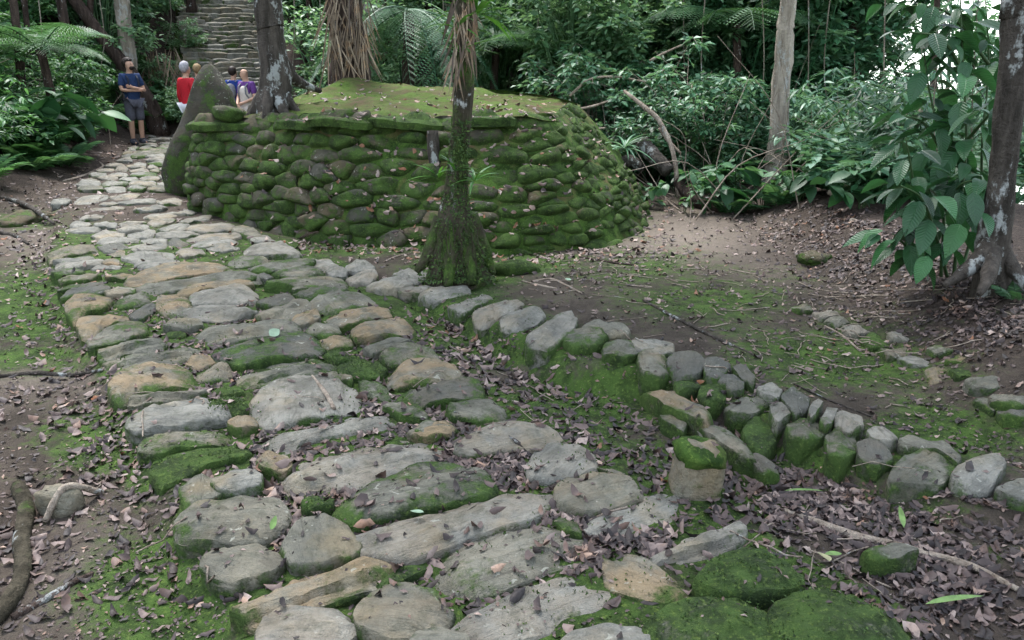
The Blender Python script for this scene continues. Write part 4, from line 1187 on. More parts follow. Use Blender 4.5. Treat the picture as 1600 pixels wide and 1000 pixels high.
def fern(name, loc, n, length, label, cat='fern', group=None, meshes=None, seed=0, pitch=(0.35, 0.9), trunk=None, spread=(0, 6.283)):
    rng = random.Random(seed)
    root = thing(name, loc, label, cat, group)
    zc = 0.0
    if trunk:
        h, r = trunk
        P = spline([(0, 0, -0.2), (rng.uniform(-.1, .1), 0, h * .5), (0, 0, h)], 10)
        mb = MB(); mb.add(*tube(P, np.linspace(r * 1.25, r, 10), 9, True, rough=0.25)); link('trunk', mb.mesh('trunk', [M_BARKDARK]), root); zc = h
    for k in range(n):
        a = spread[0] + (spread[1] - spread[0]) * (k + rng.uniform(-.3, .3)) / n
        o = link('frond', rng.choice(meshes or FROND), root, (0.02 * math.cos(a), 0.02 * math.sin(a), zc), (rng.uniform(-.25, .25), -rng.uniform(*pitch), a), length * rng.uniform(.7, 1.1))
    return root
_smesh = {}
def plant(name, loc, kind, label, cat='shrub', group=None, rz=0.0, sc=1.0):
    fo, stm = _smesh[kind]
    root = thing(name, loc, label, cat, group, rz)
    f = link('foliage', fo, root, scale=sc); g = link('stem', stm, root, scale=sc)
    return root
def reg(kind, arg, mat):
    fo, stm = shrub(*arg[0], **arg[1]); _smesh[kind] = (fo.mesh('foliage', [mat]), stm.mesh('stem', [M_STEM if arg[0][1] < 1.2 else M_VINE]))

# ------------------------------------------------------------------ trees
CROWN = []
for i in range(2):
    rng = np.random.default_rng(70 + i); mb = MB()
    n = 2600
    c = rng.normal(0, 1, (26, 3)) * [1.5, 1.5, 0.7]
    P = c[rng.integers(0, 26, n)] + rng.normal(0, 0.42, (n, 3))
    V, T = stamp(LEAF4_V, LEAF4_T, frames(rndir(rng, n, -.2), np.array([0, 0, 1.0]) + rng.normal(0, .4, (n, 3))), P, rng.uniform(.14, .28, n))
    mb.add(V, T, None, np.repeat(np.clip(rng.normal(.45, .2, n), 0, 1), 5))
    for q in range(9):
        mb.add(*tube(spline([(0, 0, -1.6), c[q] * .5 + [0, 0, -.5], c[q]], 7), np.linspace(.05, .015, 7), 5, False), a=0.0)
    CROWN.append(mb.mesh('crown', [M_LEAF]))
def tree(name, pts, radii, mat, label, moss=0.0, roots=(), top=8.5, crown=0, flare=1.5, nseg=14, group=None, crown_scale=1.0):
    """pts world points of the visible trunk from the foot up; it goes on above the frame to a crown"""
    pts = [np.asarray(p, float) for p in pts]
    d = pts[-1] - pts[-2]; d /= np.linalg.norm(d); d = d * 0.5 + np.array([0, 0, .5]); d /= np.linalg.norm(d)
    if top > pts[-1][2] + 0.5:
        k = (top - pts[-1][2]) / d[2]
        pts = pts + [pts[-1] + d * k * .5, pts[-1] + d * k]; radii = list(radii) + [radii[-1] * .85, radii[-1] * .55]
    base = pts[0].copy()
    m = 40
    P = spline(np.array(pts) - base, m); R = np.interp(np.linspace(0, 1, m), np.linspace(0, 1, len(radii)), radii)
    hgt = np.clip(P[:, 2], 0, None)
    R = R * (1 + (flare - 1) * np.exp(-hgt / 0.16))
    P[0, 2] -= 0.15
    root = thing(name, base, label, 'tree', group)
    mb = MB(); mb.add(*tube(P, R, nseg, True, rough=0.24, seed=base[0] * 3))
    o = link('trunk', mb.mesh('trunk', [mat]), root); o['moss'] = moss
    for rp, rr in roots:
        rp = [np.asarray(q, float) - base for q in rp]
        mb = MB(); mb.add(*tube(spline(rp, 12), np.interp(np.linspace(0, 1, 12), np.linspace(0, 1, len(rr)), rr), 9, True, rough=0.18, seed=rp[0][0]))
        q = link('root', mb.mesh('root', [mat]), root); q['moss'] = moss + .15
    if top > 5 and crown >= 0:
        q = link('crown', CROWN[crown % 2], root, P[-1] + [0, 0, .3], (0, 0, base[1]), crown_scale)
    return root
def W(x, y, z): return px(x, y, z)
b1 = pd(430, 184, 9.25); b1[2] = 1.05
Y1 = b1[1]
tree('lichened_tree', [b1, pd(430, 120, Y1), pd(424, 50, Y1), pd(418, -5, Y1)], [.19, .165, .145, .14], M_BARK, 'buttressed tree with white lichen patches growing on the platform edge', 0.0,
     [([pd(425, 120, Y1), pd(405, 165, Y1 - .05), pd(385, 190, Y1 - .1)], [.09, .09, .04]), ([pd(432, 125, Y1), pd(440, 165, Y1 - .2), pd(452, 188, Y1 - .35)], [.08, .07, .03]),
      ([pd(440, 95, Y1 + .1), pd(462, 125, Y1 + .3), pd(500, 142, Y1 + .7)], [.09, .065, .03]), ([pd(420, 130, Y1 - .05), pd(418, 165, Y1 - .25), pd(413, 189, Y1 - .32)], [.07, .06, .03]), ([pd(437, 130, Y1), pd(458, 168, Y1 - .1), pd(478, 184, Y1 - .2)], [.07, .05, .02])], top=7.5, crown=0, flare=1.25, nseg=18)
b2 = pd(547, 132, 13.0); b2[2] = 1.3
tree('shaggy_tree', [b2, pd(545, 70, 13), pd(537, 0, 13), pd(533, -40, 13)], [.30, .28, .28, .27], M_BARKDARK, 'thick dark trunk hung with dry roots and dead leaves behind the platform', 0.0, top=9, crown=-1, flare=1.2)
b3 = px(716, 438, .07); Y3 = b3[1]
tree('mossy_tree', [b3, pd(716, 400, Y3), pd(713, 355, Y3), pd(712, 310, Y3), pd(716, 250, Y3), pd(725, 150, Y3), pd(727, 60, Y3), pd(729, -10, Y3)], [.225, .20, .155, .095, .070, .066, .070, .072], M_BARKMOSS, 'thin moss-wrapped tree with a conical root base standing before the platform', 0.25,
     [([pd(690, 340, Y3), pd(672, 395, Y3 - .05), pd(650, 425, Y3 - .1)], [.06, .06, .02]), ([pd(735, 335, Y3), pd(755, 390, Y3), pd(772, 428, Y3 - .05)], [.06, .06, .02]), ([pd(712, 340, Y3 - .05), pd(705, 400, Y3 - .18), pd(700, 448, Y3 - .3)], [.06, .06, .03]), ([pd(725, 345, Y3 - .05), pd(732, 400, Y3 - .16), pd(738, 445, Y3 - .26)], [.06, .06, .03])],
     top=7.5, crown=0, flare=1.15, nseg=20)
b4 = pd(1212, 292, 10.4); b4[2] = tz(b4[0], b4[1])
tree('pale_tree', [b4, pd(1218, 180, 10.4), pd(1226, 60, 10.4), pd(1232, -10, 10.4)], [.135, .12, .10, .095], M_BARKPALE, 'slender pale-barked tree rising from the thicket right of the platform', -0.3, top=8.5, crown=1, flare=1.5)
b5 = px(1552, 442, .42); Y5 = b5[1]; b5[2] = tz(b5[0], Y5) - .02
tree('edge_tree', [b5, pd(1553, 370, Y5), pd(1567, 270, Y5), pd(1580, 130, Y5), pd(1590, 0, Y5), pd(1592, -30, Y5)], [.092, .082, .072, .072, .072, .07], M_BARK, 'leaning lichen-spotted trunk at the right edge behind the big-leaved shrub', -0.2,
     [([pd(1548, 375, Y5), pd(1530, 405, Y5 - .1), pd(1498, 432, Y5 - .15), pd(1475, 445, Y5 - .2)], [.06, .05, .035, .015]), ([pd(1560, 380, Y5), pd(1585, 425, Y5 - .1), pd(1610, 455, Y5 - .2)], [.05, .04, .02]), ([pd(1552, 390, Y5 - .05), pd(1545, 430, Y5 - .25), pd(1530, 460, Y5 - .4)], [.05, .04, .015])], top=6.5, crown=0, flare=1.25)
def far_tree(x0, yb, x1, w, Y, mat, label, name='forest_tree', moss=-.1, group=None, top=8.5):
    b = pd(x0, yb, Y); b[2] = tz(b[0], Y) - .05
    r = w / 2 / FOC * Y * 1.03
    e = pd(x1, -15, Y)
    tree(name, [b, b * .5 + e * .5 + np.array([.04, 0, 0]), e], [r * 1.15, r, r * .95], mat, label, moss, top=top, crown=-1, group=group, nseg=10, flare=1.4)
far_tree(1333, 230, 1329, 24, 13.5, M_BARKDARK, 'dark upright trunk wrapped in climbers before the bright gap')
far_tree(882, 100, 880, 16, 19, M_BARKPALE, 'thin whitish trunk behind the tree fern at the top centre')
far_tree(818, 60, 806, 30, 19.5, M_BARKPALE, 'wide pale trunk at the top centre behind the thin mossy tree', moss=-.4)
far_tree(905, 100, 900, 12, 20, M_BARKDARK, 'thin dark trunk beside the whitish trunk at the top centre')
far_tree(192, 90, 188, 22, 19, M_BARKPALE, 'brownish trunk above the bearded man among hanging roots', moss=-.3)
far_tree(572, 110, 573, 14, 16.5, M_BARKPALE, 'slim pale trunk just behind the shaggy dark trunk', moss=-.3)
far_tree(25, 130, 18, 12, 15, M_BARKDARK, 'thin dark sapling trunk at the upper left corner')
far_tree(1150, 150, 1148, 10, 14.5, M_BARKDARK, 'very thin dark stem left of the pale-barked tree')
far_tree(1276, 200, 1279, 12, 15.5, M_BARK, 'thin greyish stem right of the pale-barked tree')
far_tree(300, 60, 297, 14, 23, M_BARKDARK, 'thin dark trunk left of the stone stairway', moss=.1)
far_tree(470, 90, 476, 12, 21, M_BARKDARK, 'thin dark trunk between the lichened tree and the shaggy one')
far_tree(1040, 120, 1034, 12, 18, M_BARKDARK, 'dim slender trunk in the shade above the fallen branches')
far_tree(985, 90, 992, 14, 20, M_BARK, 'slim grey trunk in the forest above the tangled bush')
far_tree(1456, 210, 1466, 8, 11, M_BARKDARK, 'thin dark stem in front of the bright gap at the right')
far_tree(660, 90, 668, 16, 20, M_BARKDARK, 'dark trunk behind the hanging fronds above the platform')
far_tree(760, 70, 764, 12, 21, M_BARK, 'slim trunk right of the thin mossy tree in the far forest')
far_tree(105, 90, 92, 14, 18, M_BARKDARK, 'dark trunk in the left thicket behind the leaning log')
far_tree(60, 60, 66, 16, 20, M_BARK, 'grey trunk in the upper left thicket')
rtk = random.Random(14)
for k, (x, Y, w) in enumerate([(440, 22, 9), (487, 18.5, 8), (604, 17.5, 10), (630, 22, 9), (700, 19, 11), (838, 18, 8), (930, 17.5, 10), (958, 21, 12), (1010, 19.5, 9), (1085, 17, 11), (1120, 16, 8), (1178, 15, 9), (1252, 14.5, 10), (1302, 15.5, 14), (1385, 14, 7), (130, 19, 9), (225, 22, 10), (160, 21, 8), (45, 17, 8)]):
    far_tree(x, 150, x + rtk.uniform(-14, 14), w, Y, rtk.choice([M_BARKDARK, M_BARK, M_BARKDARK, M_BARKPALE]), 'slim straight trunk standing in the dim forest behind', 'sapling', -.1, 'slim trunks in the background forest', 7)
def branch(name, pts, radii, mat, label, cat='branch', moss=-.2, n=7, k=16, rough=.15):
    pts = [np.asarray(p, float) for p in pts]; base = pts[0]
    mb = MB(); mb.add(*tube(spline(np.array(pts) - base, k), np.interp(np.linspace(0, 1, k), np.linspace(0, 1, len(radii)), radii), n, True, rough=rough, seed=base[0]))
    o = link(name, mb.mesh(name, [mat]), None, base); o['moss'] = moss
    return tag(o, label, cat)
Yl = 18.8
lb0 = pd(250, 195, Yl); lb0[2] = tz(lb0[0], Yl) - .1
branch('leaning_trunk', [lb0, pd(232, 160, Yl), pd(196, 105, Yl), pd(150, 45, Yl), pd(110, -10, Yl), pd(95, -40, Yl)], [.24, .18, .155, .14, .13, .12], M_BARKDARK, 'dark trunk leaning left over the path behind the bearded man', 'tree', .05, 10, 24)
# stub of a dead post by the wall
bs = px(688, 372, .03)
branch('dead_stump', [bs, pd(686, 300, bs[1] + .05), pd(678, 240, bs[1] + .1), pd(676, 204, bs[1] + .12)], [.07, .062, .06, .055], M_BARK, 'grey dead stump standing upright against the wall beside the mossy tree', 'stump', -.1, 12, 16, .25)
# fallen branches and logs
def air(*L): return [pd(x, y, Y) for x, y, Y in L]
for nm, pts, rad, mat, lab in [
    ('fallen_branch', air((975, 142, 10.2), (1010, 170, 10), (1032, 192, 9.9), (1052, 240, 9.7), (1060, 309, 9.5)), [.02, .03, .03, .028, .032], M_TWIG, 'pale bare branch leaning down to the ground right of the platform'),
    ('fallen_branch', air((1030, 200, 10), (1046, 222, 9.9), (1064, 240, 9.8)), [.022, .024, .015], M_TWIG, 'short pale stub forking off beside the bare leaning branch'),
    ('fallen_log', air((1003, 222, 9.9), (1022, 245, 9.75), (1045, 268, 9.6)), [.10, .10, .085], M_BARK, 'broken grey log end propped up right of the platform'),
    ('fallen_log', air((962, 256, 9.9), (985, 252, 9.9), (1004, 262, 9.8)), [.07, .08, .06], M_BARK, 'short brown log lying behind the broken grey log'),
    ('fallen_log', air((1060, 285, 9.6), (1090, 312, 9.3), (1130, 330, 9.0)), [.08, .10, .07], M_BARKDARK, 'dark rotten log on the leaf litter below the thicket'),
    ('fallen_branch', air((1440, 172, 8.4), (1395, 215, 8.3), (1362, 255, 8.2), (1308, 302, 8.1)), [.022, .028, .03, .034], M_TWIG, 'long brown branch slanting down left of the big-leaved shrub'),
    ('fallen_branch', air((1295, 300, 8.2), (1330, 318, 8), (1355, 345, 7.8), (1385, 352, 7.6)), [.03, .035, .03, .02], M_TWIG, 'crooked brown branch lying at the foot of the slanting branch'),
    ('fallen_branch', air((1230, 275, 9.2), (1262, 300, 9.1), (1275, 320, 9.0)), [.05, .05, .045], M_BARKDARK, 'short dark snag beside the pale-barked tree'),
    ('fallen_branch', air((1300, 175 + 90, 8.3), (1340, 235, 8.4), (1400, 228, 8.5)), [.010, .012, .006], M_TWIG, 'thin twig arching behind the slanting brown branch'),
    ('fallen_branch', air((890, 150, 11.5), (920, 125, 11.5), (960, 120, 11.4), (1010, 128, 11.2)), [.020, .02, .016, .01], M_TWIG, 'pale curved liana looping over the bush behind the platform'),
    ('fallen_branch', air((1015, 95, 11.8), (1040, 82, 11.8), (1066, 70, 11.7)), [.016, .016, .012], M_TWIG, 'short pale branch under the drooping tree-fern frond'),
    ('fallen_branch', air((900, 172, 11), (930, 165, 10.9), (950, 158, 10.8)), [.018, .018, .012], M_TWIG, 'pale stick poking from the bush at the platform corner'),
    ('fallen_branch', air((898, 208, 10.3), (925, 203, 10.2), (945, 200, 10.1)), [.016, .018, .012], M_TWIG, 'short pale stick beside the right slope of the platform'),
    ('fallen_branch', air((1330, 345, 7.0), (1360, 358, 6.8), (1390, 365, 6.6)), [.03, .035, .02], M_TWIG, 'reddish broken branch on the litter left of the big-leaved shrub'),
]: branch(nm, pts, rad, mat, lab, 'log' if nm == 'fallen_log' else 'branch')

# ------------------------------------------------------------------ undergrowth: nobody could count it
VAR = {}
def var(kind, *a, **k):
    fo, stm = shrub(*a, **k); V1, T1, _, A1 = fo.arr(); V2, _, Q2, A2 = stm.arr()
    VAR[kind] = (np.vstack([V1, V2]), T1, Q2 + len(V1), np.r_[A1, A2])
for i in range(3):
    var(('s', i), 100 + i, 0.6, 0.5, 14, 40, 0.10, tmpl=(LEAF2_V, LEAF2_T))
    var(('m', i), 110 + i, 1.5, 0.8, 20, 64, 0.11, tmpl=(LEAF2_V, LEAF2_T))
    var(('t', i), 120 + i, 3.4, 1.2, 30, 84, 0.135, tmpl=(LEAF2_V, LEAF2_T), stem_r=.02)
    var(('l', i), 130 + i, 1.2, 0.8, 16, 40, 0.125, tmpl=(LAN_V, LAN_T))
for i in range(2):
    mb = MB(); rng = np.random.default_rng(i)
    for k in range(9):
        V, T, Q, A = frond(60 + i * 10 + k, 16, False, .3).arr()
        a = k * .7 + rng.uniform(-.2, .2); p = rng.uniform(.4, .9); s = rng.uniform(.7, 1.0)
        R = rotz(a) @ np.array([[math.cos(p), 0, -math.sin(p)], [0, 1, 0], [math.sin(p), 0, math.cos(p)]])
        mb.add(V * s @ R.T, T, None, A)
    V, T, Q, A = mb.arr(); VAR[('f', i)] = (V, T, Q, A)
def undergrowth(name, label, spots, mat):
    Vs, Ts, Qs, As, n = [], [], [], [], 0
    rng = np.random.default_rng(len(spots))
    for kind, x, y, z, s in spots:
        i = rng.integers(0, 2 if kind == 'f' else 3)
        V, T, Q, A = VAR[(kind, int(i))]
        V = (V * [s, s, s * rng.uniform(.85, 1.15)]) @ rotz(rng.uniform(0, 6.28)).T + [x, y, z]
        Vs.append(V); Ts.append(T + n); As.append(np.clip(A + rng.normal(0, .14), 0, 1))
        if len(Q): Qs.append(Q + n)
        n += len(V)
    o = link(name, mesh_np(name, np.vstack(Vs), [np.vstack(Ts), np.vstack(Qs)], [mat], True, {'tint': np.concatenate(As)}))
    o['kind'] = 'stuff'; o['label'] = label
    return o
ru = np.random.default_rng(9)
def in_plat(x, y, m=0.25): return poly_sd(np.array([x]), np.array([y]), PB)[0] > -m
def spots(n, xr, yr, kinds, ok, sc=(.8, 1.25)):
    out = []; tries = 0
    while len(out) < n and tries < n * 30:
        tries += 1
        x, y = ru.uniform(*xr), ru.uniform(*yr)
        k = kinds[ru.integers(0, len(kinds))]
        if in_plat(x, y, .4) or not ok(x, y): continue
        z = tz(x, y) - .04
        u, v_ = to_px(np.array([x, y, z + .6]))
        if u < -260 or u > 1860: continue
        out.append((k, x, y, z, ru.uniform(*sc)))
    return out
def stair_clear(x, y):
    u, _ = to_px(np.array([x, y, 1.5])); return not (u > 248 and u < 472 and y > 11) and not (y > 9 and y < 18.8 and u > 118 and u < 425)
lb_ = lambda x, y: (-x) - (4.9 + 0.18 * np.clip(y - 6, -5, 14)) - 1.1
SL = spots(46, (-12, -5.6), (8.5, 19), ['s', 's', 'f', 'l', 'f'], lambda x, y: lb_(x, y) > 0.1 and lb_(x, y) < 1.6 and stair_clear(x, y)) + \
     spots(70, (-15, -7), (9, 21), ['m', 'm', 'l', 'f', 's'], lambda x, y: lb_(x, y) > 1.2 and stair_clear(x, y)) + \
     spots(34, (-17, -9), (12, 24), ['t', 'm'], lambda x, y: lb_(x, y) > 2.6 and stair_clear(x, y))
undergrowth('undergrowth', 'dense green thicket of ferns and leaves on the left bank', SL, M_LEAF)
SB = spots(60, (-11, -2.5), (19, 28), ['m', 't', 'm', 's'], lambda x, y: stair_clear(x, y)) + \
     spots(95, (-5.2, 4.5), (14.4, 24), ['m', 'm', 't', 'l', 's'], lambda x, y: stair_clear(x, y) and y > 14.4 + 0.0) + \
     spots(30, (-6, 6), (18, 27), ['t'], lambda x, y: stair_clear(x, y))
def beside_stairs(x, y):
    u, _ = to_px(np.array([x, y, 1.5])); return 236 < u < 306 or 420 < u < 484
SB += spots(34, (-9.5, -4.5), (18.9, 26), ['s', 'f', 's', 'm'], beside_stairs, (.6, .9))
SB += spots(26, (0.6, 6.2), (13.5, 18), ['t'], lambda x, y: to_px(np.array([x, y, 1.5]))[0] < 1270)
undergrowth('undergrowth', 'green forest thicket rising behind the platform', SB, M_LEAFC)
def okr(x, y):
    e = 1.78 + .13 * (y - 3.2) + .55
    u, _ = to_px(np.array([x, y, 1.4]))
    if 1100 < u < 1330 and y < 10.7 and y > 9: return False
    return x > e + (0 if y > 9 else .5) and not (1335 < u < 1440 and y > 9.3 and ru.random() < .96) and not (u > 1450 and y > 7 and ru.random() < .78)
SR_ = spots(48, (2.2, 6), (7.6, 12), ['s', 's', 'f', 'l'], lambda x, y: okr(x, y) and x - (1.78 + .13 * (y - 3.2)) < 2.4) + \
      spots(62, (2.6, 9), (9.0, 17), ['m', 'm', 'l', 's', 'f'], lambda x, y: okr(x, y) and x > 3.0) + \
      spots(34, (2.2, 5.6), (12.5, 21), ['t', 'm'], lambda x, y: okr(x, y)) + spots(16, (3.5, 9), (13, 20), ['t'], okr) + spots(26, (1.0, 3.0), (10.5, 15), ['s', 'm', 'l'], lambda x, y: x > 1.2 + .16 * (y - 9))
undergrowth('undergrowth', 'tangled bluish green thicket along the right side of the clearing', SR_, M_LEAFB)
# ------------------------------------------------------------------ plants one can tell apart
for i in range(2):
    reg(('bush', i), ((200 + i, 1.7, 1.0, 24, 64, 0.115), dict(stem_r=.014)), M_LEAFB)
    reg(('broad', i), ((210 + i, 0.55, 0.42, 9, 7, 0.26), dict(tmpl=(BIG_V, BIG_T), stem_r=.008)), M_BIGLEAF)
    reg(('bright', i), ((220 + i, 0.5, 0.35, 9, 8, 0.2), dict(tmpl=(BIG_V, BIG_T), stem_r=.008)), M_FERN)
    reg(('lance', i), ((230 + i, 0.9, 0.55, 20, 28, 0.13), dict(tmpl=(LAN_V, LAN_T), stem_r=.008)), M_FERN)
    reg(('small', i), ((240 + i, 0.3, 0.22, 7, 7, 0.13), dict(tmpl=(BIG_V, BIG_T), stem_r=.005)), M_FERN)
def at(x, y, Y):
    p = pd(x, y, Y); p[2] = tz(p[0], p[1]) - .03; return p
def ap(x, y, z=.05):
    p = px(x, y, z); p[2] = tz(p[0], p[1]) - .02; return p
rp = random.Random(77)
for x, Y, k, sc, lab in [
    (930, 12.6, ('bush', 0), 1.15, 'pale-leaved tangled bush behind the right shoulder of the platform'),
    (1010, 12.2, ('bush', 1), 1.2, 'blue-green bush behind the bare leaning branch'),
    (1075, 11.2, ('bush', 0), 0.95, 'leafy bush right of the bare leaning branch'),
    (960, 10.9, ('bush', 1), 0.75, 'low leafy bush at the platform foot by the short log'),
    (1110, 10.8, ('lance', 0), 1.0, 'narrow-leaved shrub left of the pale-barked tree'),
    (1300, 10.2, ('lance', 1), 1.0, 'narrow-leaved shrub at the right foot of the pale-barked tree'),
    (1160, 9.2, ('broad', 0), 1.0, 'broad-leaved seedling at the thicket edge beyond the sandy patch'),
    (1205, 9.0, ('bright', 0), 1.0, 'bright green leafy plant below the pale-barked tree'),
    (1105, 9.6, ('bright', 1), .9, 'bright leafy plant behind the dark rotten log'),
    (1320, 8.6, ('bright', 1), .9, 'light green plant beneath the slanting brown branch'),
    (1260, 8.6, ('broad', 1), .9, 'dark broad-leaved plant by the short snag'),
    (1360, 7.4, ('broad', 0), .8, 'broad-leaved plant at the left foot of the big-leaved shrub'),
    (590, 14.4, ('broad', 1), 2.2, 'tall dark broad-leaved plant right of the shaggy trunk'),
    (640, 14.3, ('broad', 0), 1.9, 'dark broad-leaved plant below the hanging fronds'),
    (495, 14.8, ('bright', 0), 1.6, 'bright green plant between the lichened tree and the shaggy trunk'),
    (88, 14.2, ('broad', 0), 1.7, 'big dark-leaved plant beside the leaning trunk at the left'),
    (40, 13.0, ('broad', 1), 1.8, 'dark broad-leaved plant at the left edge of the thicket'),
    (5, 12.6, ('bright', 1), 1.6, 'light green leafy plant at the far left edge'),
    (120, 16.8, ('lance', 0), 1.1, 'narrow-leaved shrub left of the bearded man'),
    (268, 20.0, ('bright', 0), 1.5, 'bright leafy plant between the bearded man and the red jacket'),
    (1010, 9.4, ('small', 0), 1.0, 'small green seedling on the slope foot right of the platform'),
    (1075, 9.0, ('small', 1), 1.2, 'small seedling beside the leaf-strewn path bend'),
]:
    plant('leafy_shrub' if k[0] in ('bush', 'lance') else 'leafy_plant', at(x, 200, Y), k, lab, 'shrub' if k[0] in ('bush', 'lance') else 'plant', None, rp.uniform(0, 6), sc)
fern('tree_fern', at(868, 100, 14.5), 13, 1.5, 'tree fern with a dark trunk and spreading fronds behind the platform', 'tree fern', None, FROND_BIP, 1, (.1, .6), (1.75, .07))
fern('tree_fern', at(1146, 100, 12.8), 11, 1.5, 'tree fern with drooping pale fronds left of the pale-barked tree', 'tree fern', None, FROND_BIP, 2, (-.1, .5), (2.25, .06))
fern('tree_fern', at(640, 60, 15.0), 14, 2.3, 'tree fern with long fine fronds hanging above the back of the platform', 'tree fern', None, FROND_HANG, 3, (-.3, .2), (2.6, .10))
fern('tree_fern', at(775, 60, 16), 10, 1.7, 'tree fern behind the thin mossy tree at the top centre', 'tree fern', None, FROND_BIP, 4, (.1, .6), (1.9, .07))
fern('tree_fern', at(1020, 60, 16), 11, 1.9, 'tree fern with wide fronds high above the tangled bush', 'tree fern', None, FROND_BIP, 5, (.0, .5), (2.7, .07))
fern('tree_fern', at(60, 60, 14.2), 11, 1.6, 'tree fern arching over the left thicket', 'tree fern', None, FROND_BIP, 6, (.0, .5), (1.6, .07))
fern('tree_fern', at(935, 60, 15.5), 11, 1.5, 'tree fern in the forest behind the tangled bush', 'tree fern', None, FROND_BIP, 8, (.0, .5), (2.3, .06))
fern('tree_fern', at(1262, 40, 13.5), 11, 1.6, 'tree fern in the forest right of the pale-barked tree', 'tree fern', None, FROND_BIP, 9, (.0, .5), (2.6, .06))
for x, Y, n, L, lab in [
    (40, 12.0, 10, 0.75, 'low fern at the foot of the left bank near the edge'), (95, 13.0, 9, .8, 'low fern beside the dirt on the left bank'), (118, 15.2, 10, .7, 'fern behind the leaf-strewn dirt left of the bearded man'),
    (258, 19.6, 9, .8, 'fern right behind the bearded man at the root mass'), (240, 21, 9, .9, 'fern on the bank above the red jacket'), (20, 15.0, 9, 1.2, 'large fern high on the left bank'), (140, 17.5, 10, 1.2, 'large fern behind the leaning trunk'),
    (700, 14.8, 9, 1.0, 'fern left of the thin mossy tree behind the platform'), (1230, 8.8, 8, .55, 'small fern at the foot of the pale-barked tree'), (1150, 8.9, 8, .5, 'small fern beside the sandy patch at the thicket edge'),
    (1395, 8.2, 9, .8, 'fern behind the big-leaved shrub'), (1290, 10.4, 9, .9, 'fern in the thicket beyond the pale-barked tree'), (455, 17, 9, .9, 'fern behind the lichened tree on the slope'),
    (1440, 9.5, 9, .8, 'fern in the gap between the big-leaved shrub and the thicket')]:
    fern('fern', at(x, 200, Y), n, L, lab, seed=int(x))
fern('fern', ap(1590, 462, .4), 6, .22, 'small bright fern on the dark soil at the right edge', seed=5)
def straps(name, loc, n, L, label, seed, mat=None, pitch=(.3, 1.2), wid=1.0, cat='plant'):
    rng = np.random.default_rng(seed)
    a = rng.uniform(0, 6.283, n); p = rng.uniform(*pitch, n)
    D = np.c_[np.cos(a) * np.cos(p), np.sin(a) * np.cos(p), np.sin(p)]
    V, T = stamp(STRAP_V * [1, wid, 1], STRAP_T, frames(D, np.tile([0, 0, 1.0], (n, 1)) + rng.normal(0, .1, (n, 3))), np.zeros((n, 3)) + D * .01, L * rng.uniform(.6, 1.1, n))
    mb = MB(); mb.add(V, T, None, np.repeat(np.clip(rng.normal(.5, .2, n), 0, 1), len(STRAP_V)))
    o = link(name, mb.mesh(name, [mat or M_BROM]), None, loc)
    return tag(o, label, cat)
bY = Y3 - .09
straps('bromeliad', pd(686, 280, bs[1] - .08), 20, .27, 'bright green bromeliad growing on the dead stump', 1)
straps('bromeliad', pd(742, 284, bY), 14, .22, 'small bromeliad on the right flank of the mossy tree', 2, pitch=(.1, .9))
straps('bromeliad', pd(745, 25, bY + .1), 24, .42, 'large bromeliad high on the right side of the mossy tree', 3, pitch=(.0, 1.2))
straps('bromeliad', pd(722, 85, bY), 16, .26, 'small bromeliad on the front of the mossy tree', 4)
straps('bromeliad', pd(716, 50, bY), 16, .32, 'bromeliad between dry leaves near the top of the mossy tree', 5)
straps('bromeliad', pd(712, 268, bY), 12, .17, 'tiny bromeliad between the stump and the mossy tree', 6)
straps('strap_plant', pd(975, 232, 9.8), 22, .42, 'drooping strap-leaved plant beside the broken log', 7, M_LEAFB, (.1, 1.0), .8)
straps('strap_plant', at(790, 120, 15.0), 9, 1.9, 'tall bright-leaved plant arching beside the thin mossy tree', 8, M_BROM, (.5, 1.2), 1.6)
# dry leaves and roots hanging on trunks
def hanging(name, label, cx, Y, w, y0, y1, n, L, seed, mat, wid=.5):
    rng = np.random.default_rng(seed)
    base = np.array([pd(cx + rng.uniform(-w, w) / 2, rng.uniform(y0, y1), Y) for _ in range(n)])
    c = base.mean(0)
    base[:, 1] -= rng.uniform(0, .1, n)
    D = np.c_[rng.normal(0, .28, n), rng.normal(-.12, .15, n), np.full(n, -1.0)]
    V, T = stamp(STRAP_V * [1, wid, .35], STRAP_T, frames(D, np.c_[rng.normal(0, .5, n), np.full(n, -1.0), np.zeros(n)]), base - c, L * rng.uniform(.4, 1.2, n))
    mb = MB(); mb.add(V, T, None, np.repeat(rng.uniform(0, 1, n), len(STRAP_V)))
    return tag(link(name, mb.mesh(name, [mat]), None, c), label, 'dry leaves')
hanging('dry_fronds', 'brown dead leaves hanging from the upper mossy tree', 725, Y3 - .085, 34, -10, 90, 60, .30, 11, M_DRYFROND)
hanging('dry_fronds', 'shaggy dry roots and leaves hanging down the thick dark trunk', 545, 12.72, 62, -20, 75, 150, .75, 12, M_DRYFROND, .3)
hanging('dry_fronds', 'dry brown leaves clinging between the stump and the mossy tree', 695, bs[1] - .07, 26, 285, 330, 26, .2, 13, M_DRYFROND)
hanging('dry_fronds', 'tan hanging root tangle by the leaning trunk', 258, 20.2, 60, 70, 120, 70, .9, 14, M_DRYFROND, .3)
hanging('root_fibres', 'brown mossy root fibres draping the conical base of the mossy tree', 715, Y3 - .17, 62, 330, 400, 110, .13, 15, M_BARKMOSS, .5)
